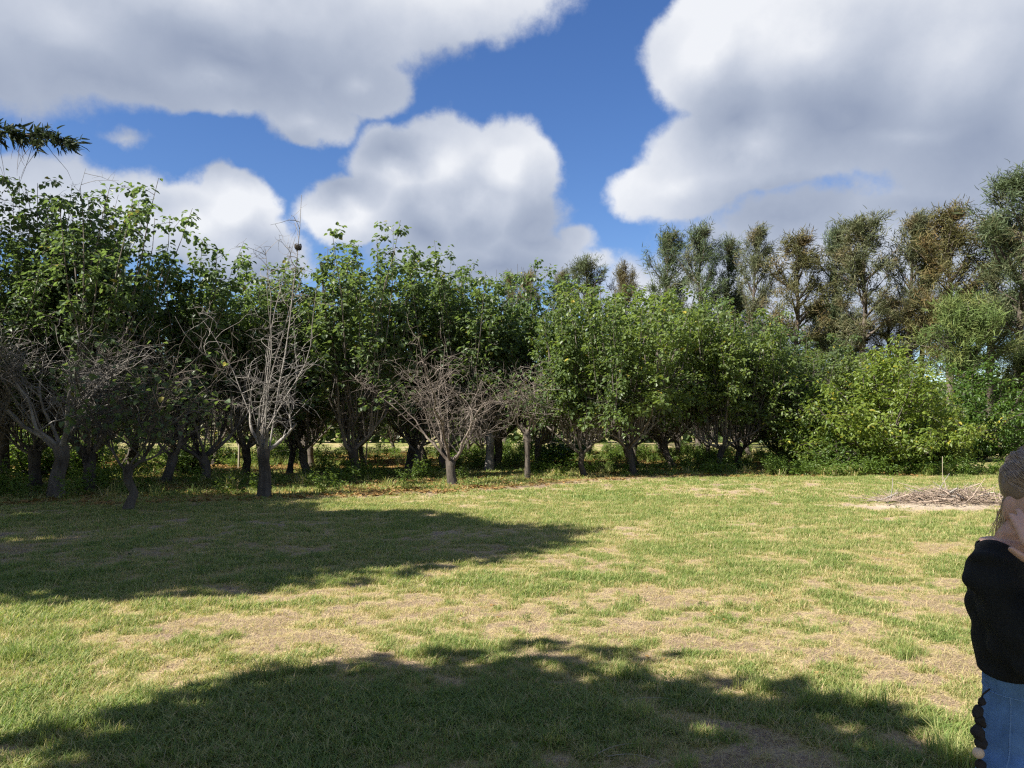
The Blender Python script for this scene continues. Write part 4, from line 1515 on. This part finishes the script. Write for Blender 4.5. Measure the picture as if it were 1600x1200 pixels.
# combed strands lying on the hair, from the front hairline back over the crown
from mathutils.bvhtree import BVHTree
_hb = bmesh.new()
_hb.from_mesh(hair.data)
_ht = BVHTree.FromBMesh(_hb)
rg = np.random.default_rng(14)
for nm_, mt_, cnt_ in (('strands', 'hair', 420), ('strands', 'hair_light', 260)):
    hb = Tubes()
    for i in range(cnt_):
        ph = rg.uniform(-1.45, 1.45)
        t0, t1 = rg.uniform(-1.0, .9), 0
        t1 = t0 + rg.uniform(.5, 1.3)
        wv = rg.uniform(0, 6.28)
        pts = []
        for t in np.linspace(t0, min(t1, 1.75), 8):
            pp = ph * (1 - .25 * (t + 1) / 2.7) + .03 * math.sin(5 * t + wv)
            d_ = HR.to_matrix() @ Vector((math.sin(pp) * math.cos(t * .9), math.sin(t) * 1.0, math.cos(pp) * math.cos(t * .9) + .15))
            o_ = Vector(hd(0, .02, .02))
            hit = _ht.ray_cast(o_ + d_.normalized() * .3, -d_.normalized())
            if hit[0] is None:
                break
            pts.append(np.array(hit[0] + hit[1] * (.0008 + .0022 * math.sin(math.pi * (t - t0) / (t1 - t0)) * rg.random())))
        if len(pts) > 3:
            hb.add(np.array(pts), np.linspace(.0014, .0007, len(pts)), 4)
    part(nm_, hb.mesh(nm_, M[mt_]), hair)

# sweater: body and sleeves in one, open at the wide neck
sv = Vol()
sv.loft([((0, 0, 1.095), .142, .110), ((0, 0, 1.13), .142, .110), ((0, 0, 1.19), .140, .110), ((0, -.004, 1.27), .148, .116), ((0, 0, 1.335), .136, .094), ((0, .008, 1.375), .104, .070), ((0, .012, 1.40), .084, .060)])
for s in (-1, 1):
    sv.ell((.066 * s, -.078, 1.25), (.062, .050, .060))
    sv.cone((.045 * s, .012, 1.352), (.095 * s, .006, 1.352), .058, .060)
    sv.cone((.095 * s, .006, 1.352), (.140 * s, 0, 1.335), .060, .058)
sv.cone((-.128, -.015, 1.315), (-.150, -.075, 1.165), .062, .054)
sv.chain([RS, Vector(RE) + Vector((0, .004, .006)), Vector(RE).lerp(Vector(RW), .90)], [.053, .047, .036])
sv.cone((-.12, -.01, 1.30), (-.13, -.03, 1.17), .06, .055)
sv.cone((.12, -.01, 1.30), (.13, -.03, 1.17), .06, .055)
sv.chain([LS, LE, Vector(LE).lerp(Vector(LW), .90)], [.057, .047, .036])


def neck_hole(co):
    x, y, z = co
    return (x / .082) ** 2 + ((z - 1.440) / .100) ** 2 < 1.0 and y < .05


def sweater_folds(co):
    return .0035 * math.sin(co.z * 75 + 6 * math.sin(co.x * 14) + co.y * 20) + .002 * math.sin(co.x * 60 + co.z * 90)


part('sweater', sv.build('sweater', M['knit'], .006, 9, neck_hole, sweater_folds), woman)
# jeans
jv = Vol()
jv.loft([((0, 0, .84), .150, .108), ((0, .004, .92), .148, .110), ((0, .002, 1.02), .134, .103), ((0, 0, 1.11), .126, .096)])
for s in (-1, 1):
    jv.chain([(.084 * s, 0, .86), (.090 * s, -.012, .47), (.092 * s, .012, .10)], [.096, .068, .058])


def denim_folds(co):
    return .0016 * (math.sin(co.z * 55 - abs(co.x) * 60 + co.y * 35) + .7 * math.sin(co.z * 23 + co.x * 90)) * (1 if co.z < .97 else .3)


jeans = part('jeans', jv.build('jeans', M['denim'], .006, 4, None, denim_folds), woman)
from mathutils.bvhtree import BVHTree
_bm = bmesh.new()
_bm.from_mesh(jeans.data)
_tree = BVHTree.FromBMesh(_bm)


def on_jeans(pt, off=.0):
    loc, no, _, _ = _tree.find_nearest(Vector(pt))
    return np.array(loc + no * off)


tb = Tubes()
for line in ([[-.130, -.06, 1.05], [-.120, -.09, 1.02], [-.095, -.11, .995], [-.055, -.12, .985]], [[.130, -.06, 1.05], [.120, -.09, 1.02], [.095, -.11, .995], [.055, -.12, .985]],
             [[-.15, 0, z_] for z_ in np.linspace(1.06, .15, 14)], [[.15, 0, z_] for z_ in np.linspace(1.06, .15, 14)], [[.003, -.13, z_] for z_ in np.linspace(1.05, .90, 6)],
             [[.14 * math.cos(a_), .11 * math.sin(a_), 1.055] for a_ in np.linspace(0, 6.283, 30)]):
    dense = np.array([on_jeans(np.array(line[i]) * (1 - t) + np.array(line[i + 1]) * t) for i in range(len(line) - 1) for t in (0, .33, .66)] + [on_jeans(line[-1])])
    tb.add(dense, .0017, 6)
part('seam', tb.mesh('seam', M['denim_worn']), jeans)
for sgn in (-1, 1):
    for a_ in (.55, 1.15):
        q_ = [on_jeans((sgn * .16 * math.cos(a_), -.13 * math.sin(a_), z_), .003) for z_ in (1.045, 1.06, 1.08, 1.095)]
        tb = Tubes()
        tb.add(np.array(q_), .005, 6)
        part('belt_loop', tb.mesh('belt_loop', M['denim_worn']), jeans)
for sgn in (-1, 1):
    fv = Vol()
    fv.chain([(.092 * sgn, .03, .055), (.096 * sgn, -.11, .038)], [.048, .042])
    fv.loft([((.094 * sgn, -.04, .0), .046, .115), ((.094 * sgn, -.04, .025), .046, .115)])
    part('shoe', fv.build('shoe', M['shoe'], .006, 3), woman)

def lean(co):
    return Vector((-.060 * min(max((co.z - 1.04) / .28, 0), 1) - .038 * min(max((co.z - 1.365) / .06, 0), 1), 0, 0))


for o in set(bpy.data.objects) - W0:
    if o.type == 'MESH':
        for v in o.data.vertices:
            v.co += lean(v.co)

# dark tassels hanging from her belt loop
TX, TY = 1.072, 1.775
tz = CAM_H - (1082 - HORIZ) / FPX * TY + .018
tas = empty('tassel_charm', (TX - .02, TY, tz - .2))
setup(tas, 'string of dark tassels with one pale bead hanging from the hip of the jeans', 'charm')
tb = Tubes()
tb.add(np.array([[.035, .01, .20], [.015, .004, .19], [.004, 0, .16], [0, 0, .10], [-.003, 0, .03]]), .0022, 5)
part('cord', tb.mesh('cord', M['tassel']), tas)
rg = np.random.default_rng(4)
for i, (dx, dz, rr_) in enumerate(((.010, .176, .010), (.0, .156, .013), (.005, .134, .013), (-.002, .110, .016), (.005, .088, .015), (.002, .036, .013))):
    tv = Vol()
    tv.ell((dx, 0, dz), (rr_ * .75, rr_ * .7, rr_ * 1.05), seg=14)
    for q in range(9):
        a = q * 2.4 + rg.random()
        tv.ell((dx + math.cos(a) * rr_ * .55, math.sin(a) * rr_ * .55, dz - rr_ * rg.uniform(-.3, .8)), (rr_ * .42, rr_ * .42, rr_ * .6), seg=10)
    part('tassel', tv.build('tassel', M['tassel'], .002, 5), tas)
tv = Vol()
tv.ell((-.004, -.004, .064), (.013, .012, .013))
part('bead', tv.build('bead', M['bead'], .003, 2), tas)

# dry stalks lying on the near grass
for i, (px_, py_, ang, ln, lab) in enumerate([(965, 1165, .5, .34, 'dry straw stalk lying in the shaded near grass, the longest of its little heap'), (985, 1178, -.25, .26, 'dry straw stalk crossing under the longest one in the shaded near grass'),
                                              (1000, 1092, .25, .36, 'single straw stalk lying at the edge of the near shadow')]):
    x, y = at(px_, py_)
    tb = Tubes()
    t = np.linspace(-.5, .5, 7)
    tb.add(np.stack([t * ln, .03 * np.cos(t * 3), .018 + .012 * np.cos(t * 3.1)], 1), np.linspace(.0028, .0012, 7), 5)
    o = part('straw_stalk', tb.mesh('straw_stalk', M['stake']))
    o.location = (x, y, float(zground(x, y)))
    o.rotation_euler = (0, 0, ang)
    setup(o, lab, 'stalk', 'stalks lying on the near grass')
